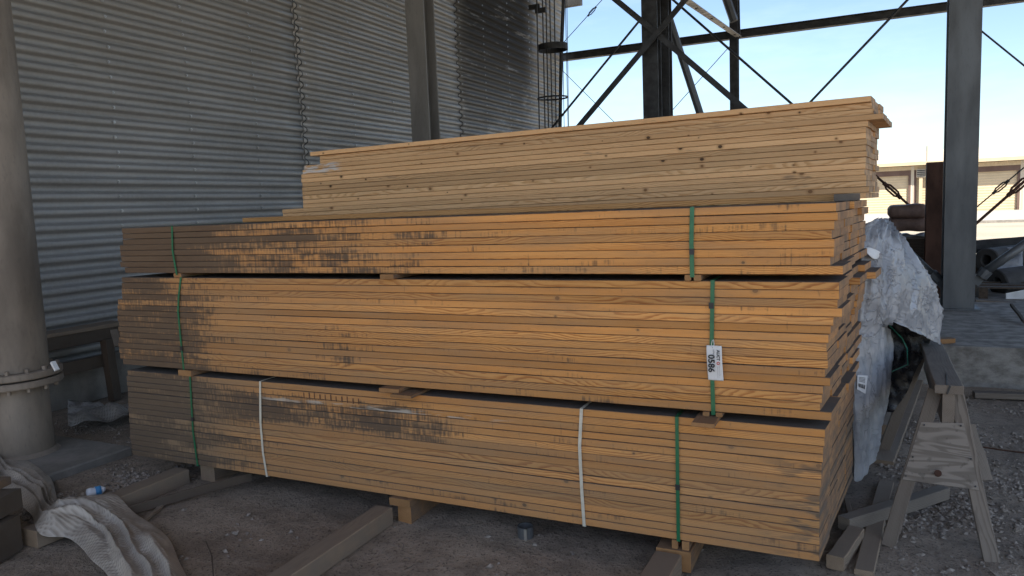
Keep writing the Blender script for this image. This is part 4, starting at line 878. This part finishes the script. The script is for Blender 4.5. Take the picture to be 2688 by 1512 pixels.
G = refine(G, 16); RR, CC = len(G), len(G[0])
def ridge(p): return 1-abs(noise.noise(p))*2
def folds(i, j, p, n):
    t = j/(CC-1); s_ = i/(RR-1); e = min(1, t*3.6, (1-t)*4.5)
    w_ = Vector((noise.noise(p*2.5), noise.noise(p*2.5+Vector((9, 0, 0))), 0))
    f = ridge(Vector((s_*2.2, t*4.0, 0))+w_*.35)**2
    f2 = ridge(Vector((s_*4.5+t*1.5, t*6.5, 4))+w_*.3)**3; f3 = ridge(p*13+w_)**2
    lift = .45+1.3*abs(noise.noise(Vector((s_*6, t, 3))))
    drape = .10*math.exp(-((p.x+4.1)/.16)**2) if p.y < 0 else 0
    return Vector((0, 0, 1))*(.014+e*(.075*max(f, .15)*lift+.035*crump(Vector((s_*7, t*3.2, 1))+w_*.5)+.022*crump(p*8))+drape*.7)
tag(sheet(G, folds, .002).build('woven_tarp', POLY, smooth=True), 'long crumpled beige woven plastic tarp snaking over the dirt', 'tarp')
G = refine([[P(180+i*40, 1062+j*22+(4*i if j == 0 else 0)-(i*4 if j > 1 else 0), 2, .03) for i in range(5)] for j in range(4)], 8)
tag(sheet(G, lambda i, j, p, n: Vector((0, 0, 1))*(.03+.13*abs(noise.noise(p*3.6))+.04*noise.noise(p*9)), .002).build('plastic_film', CLEAR, smooth=True), 'crumpled dusty clear plastic film lying between the pipe and the lumber', 'plastic sheet')
# bottle
a = P(226, 1296, 2, .03); b = P(268, 1285, 2, .03); bt = empty('water_bottle', a, 'small crushed clear water bottle with a blue label lying on the dirt', 'bottle')
gm = bpy.data.materials.new('clear_plastic'); gm.use_nodes = True; gb_ = gm.node_tree.nodes['Principled BSDF']; gb_.inputs['Base Color'].default_value = (.85, .88, .92, 1); gb_.inputs['Transmission Weight'].default_value = .25; gb_.inputs['Roughness'].default_value = .15
BLUE = plain('blue_label', (.06, .30, .62), .35, 0, .15, 30, 0)
d = b-a
def pt(t): return a+d*t
MB().tube([pt(0), pt(.06), pt(.3), pt(.5), pt(.55)], [.012, .028, .033, .026, .03], 14).build('bottle_body', gm, bt, smooth=True)
MB().tube([pt(.55), pt(.75), pt(.9)], [.033, .029, .033], 14).build('bottle_label', BLUE, bt, smooth=True)
MB().tube([pt(.9), pt(1.1), pt(1.2)], [.03, .018, .013], 14).build('bottle_neck', gm, bt, smooth=True)
# pipe ring
c = P(1380, 1408, 2, 0); mb = MB(); R0 = .044
mb.lathe((c.x, c.y, 0), [(R0, -.01), (R0, .062), (R0-.005, .062), (R0-.005, .03), (.001, .03)], 24)
rg = mb.build('pipe_stub', STEEL, smooth=False); tag(rg, 'short grey steel pipe stub set in the dirt in front of the lumber', 'pipe')
MB().box((c.x+.012, c.y-R0-.004, 0), (c.x+.028, c.y-R0+.002, .062)).build('weld_seam', ANGLE, rg)
# twigs and litter
rt = random.Random(11); mb = MB()
for k in range(70):
    x = rt.uniform(-5.2, 1.2); y = rt.uniform(-1.2, 1.4) if x > 0 or x < -4.6 else rt.uniform(-1.3, .1); a_ = rt.random()*6.28; L = rt.uniform(.02, .09); z = gz(x, y)+.004
    q = Vector((x+math.cos(a_)*L*.5, y+math.sin(a_)*L*.5, z+.004)); mb.tube([(x, y, z), q, (x+math.cos(a_+.3)*L, y+math.sin(a_+.3)*L, z)], [.002, .0018, .001], 4)
tag(mb.build('twigs', GREYX), 'small twigs and splinters strewn on the dirt', 'litter', kind='stuff')
a = P(540, 1420, 2, .005); b = P(560, 1512, 2, .01)
tag(MB().tube([a, a.lerp(b, .5)+Vector((.02, 0, .01)), b], [.003, .004, .003], 6).build('twig', DARKW), 'thin dark twig on the dirt in front of the lumber', 'twig')
print('objects', len(bpy.data.objects))
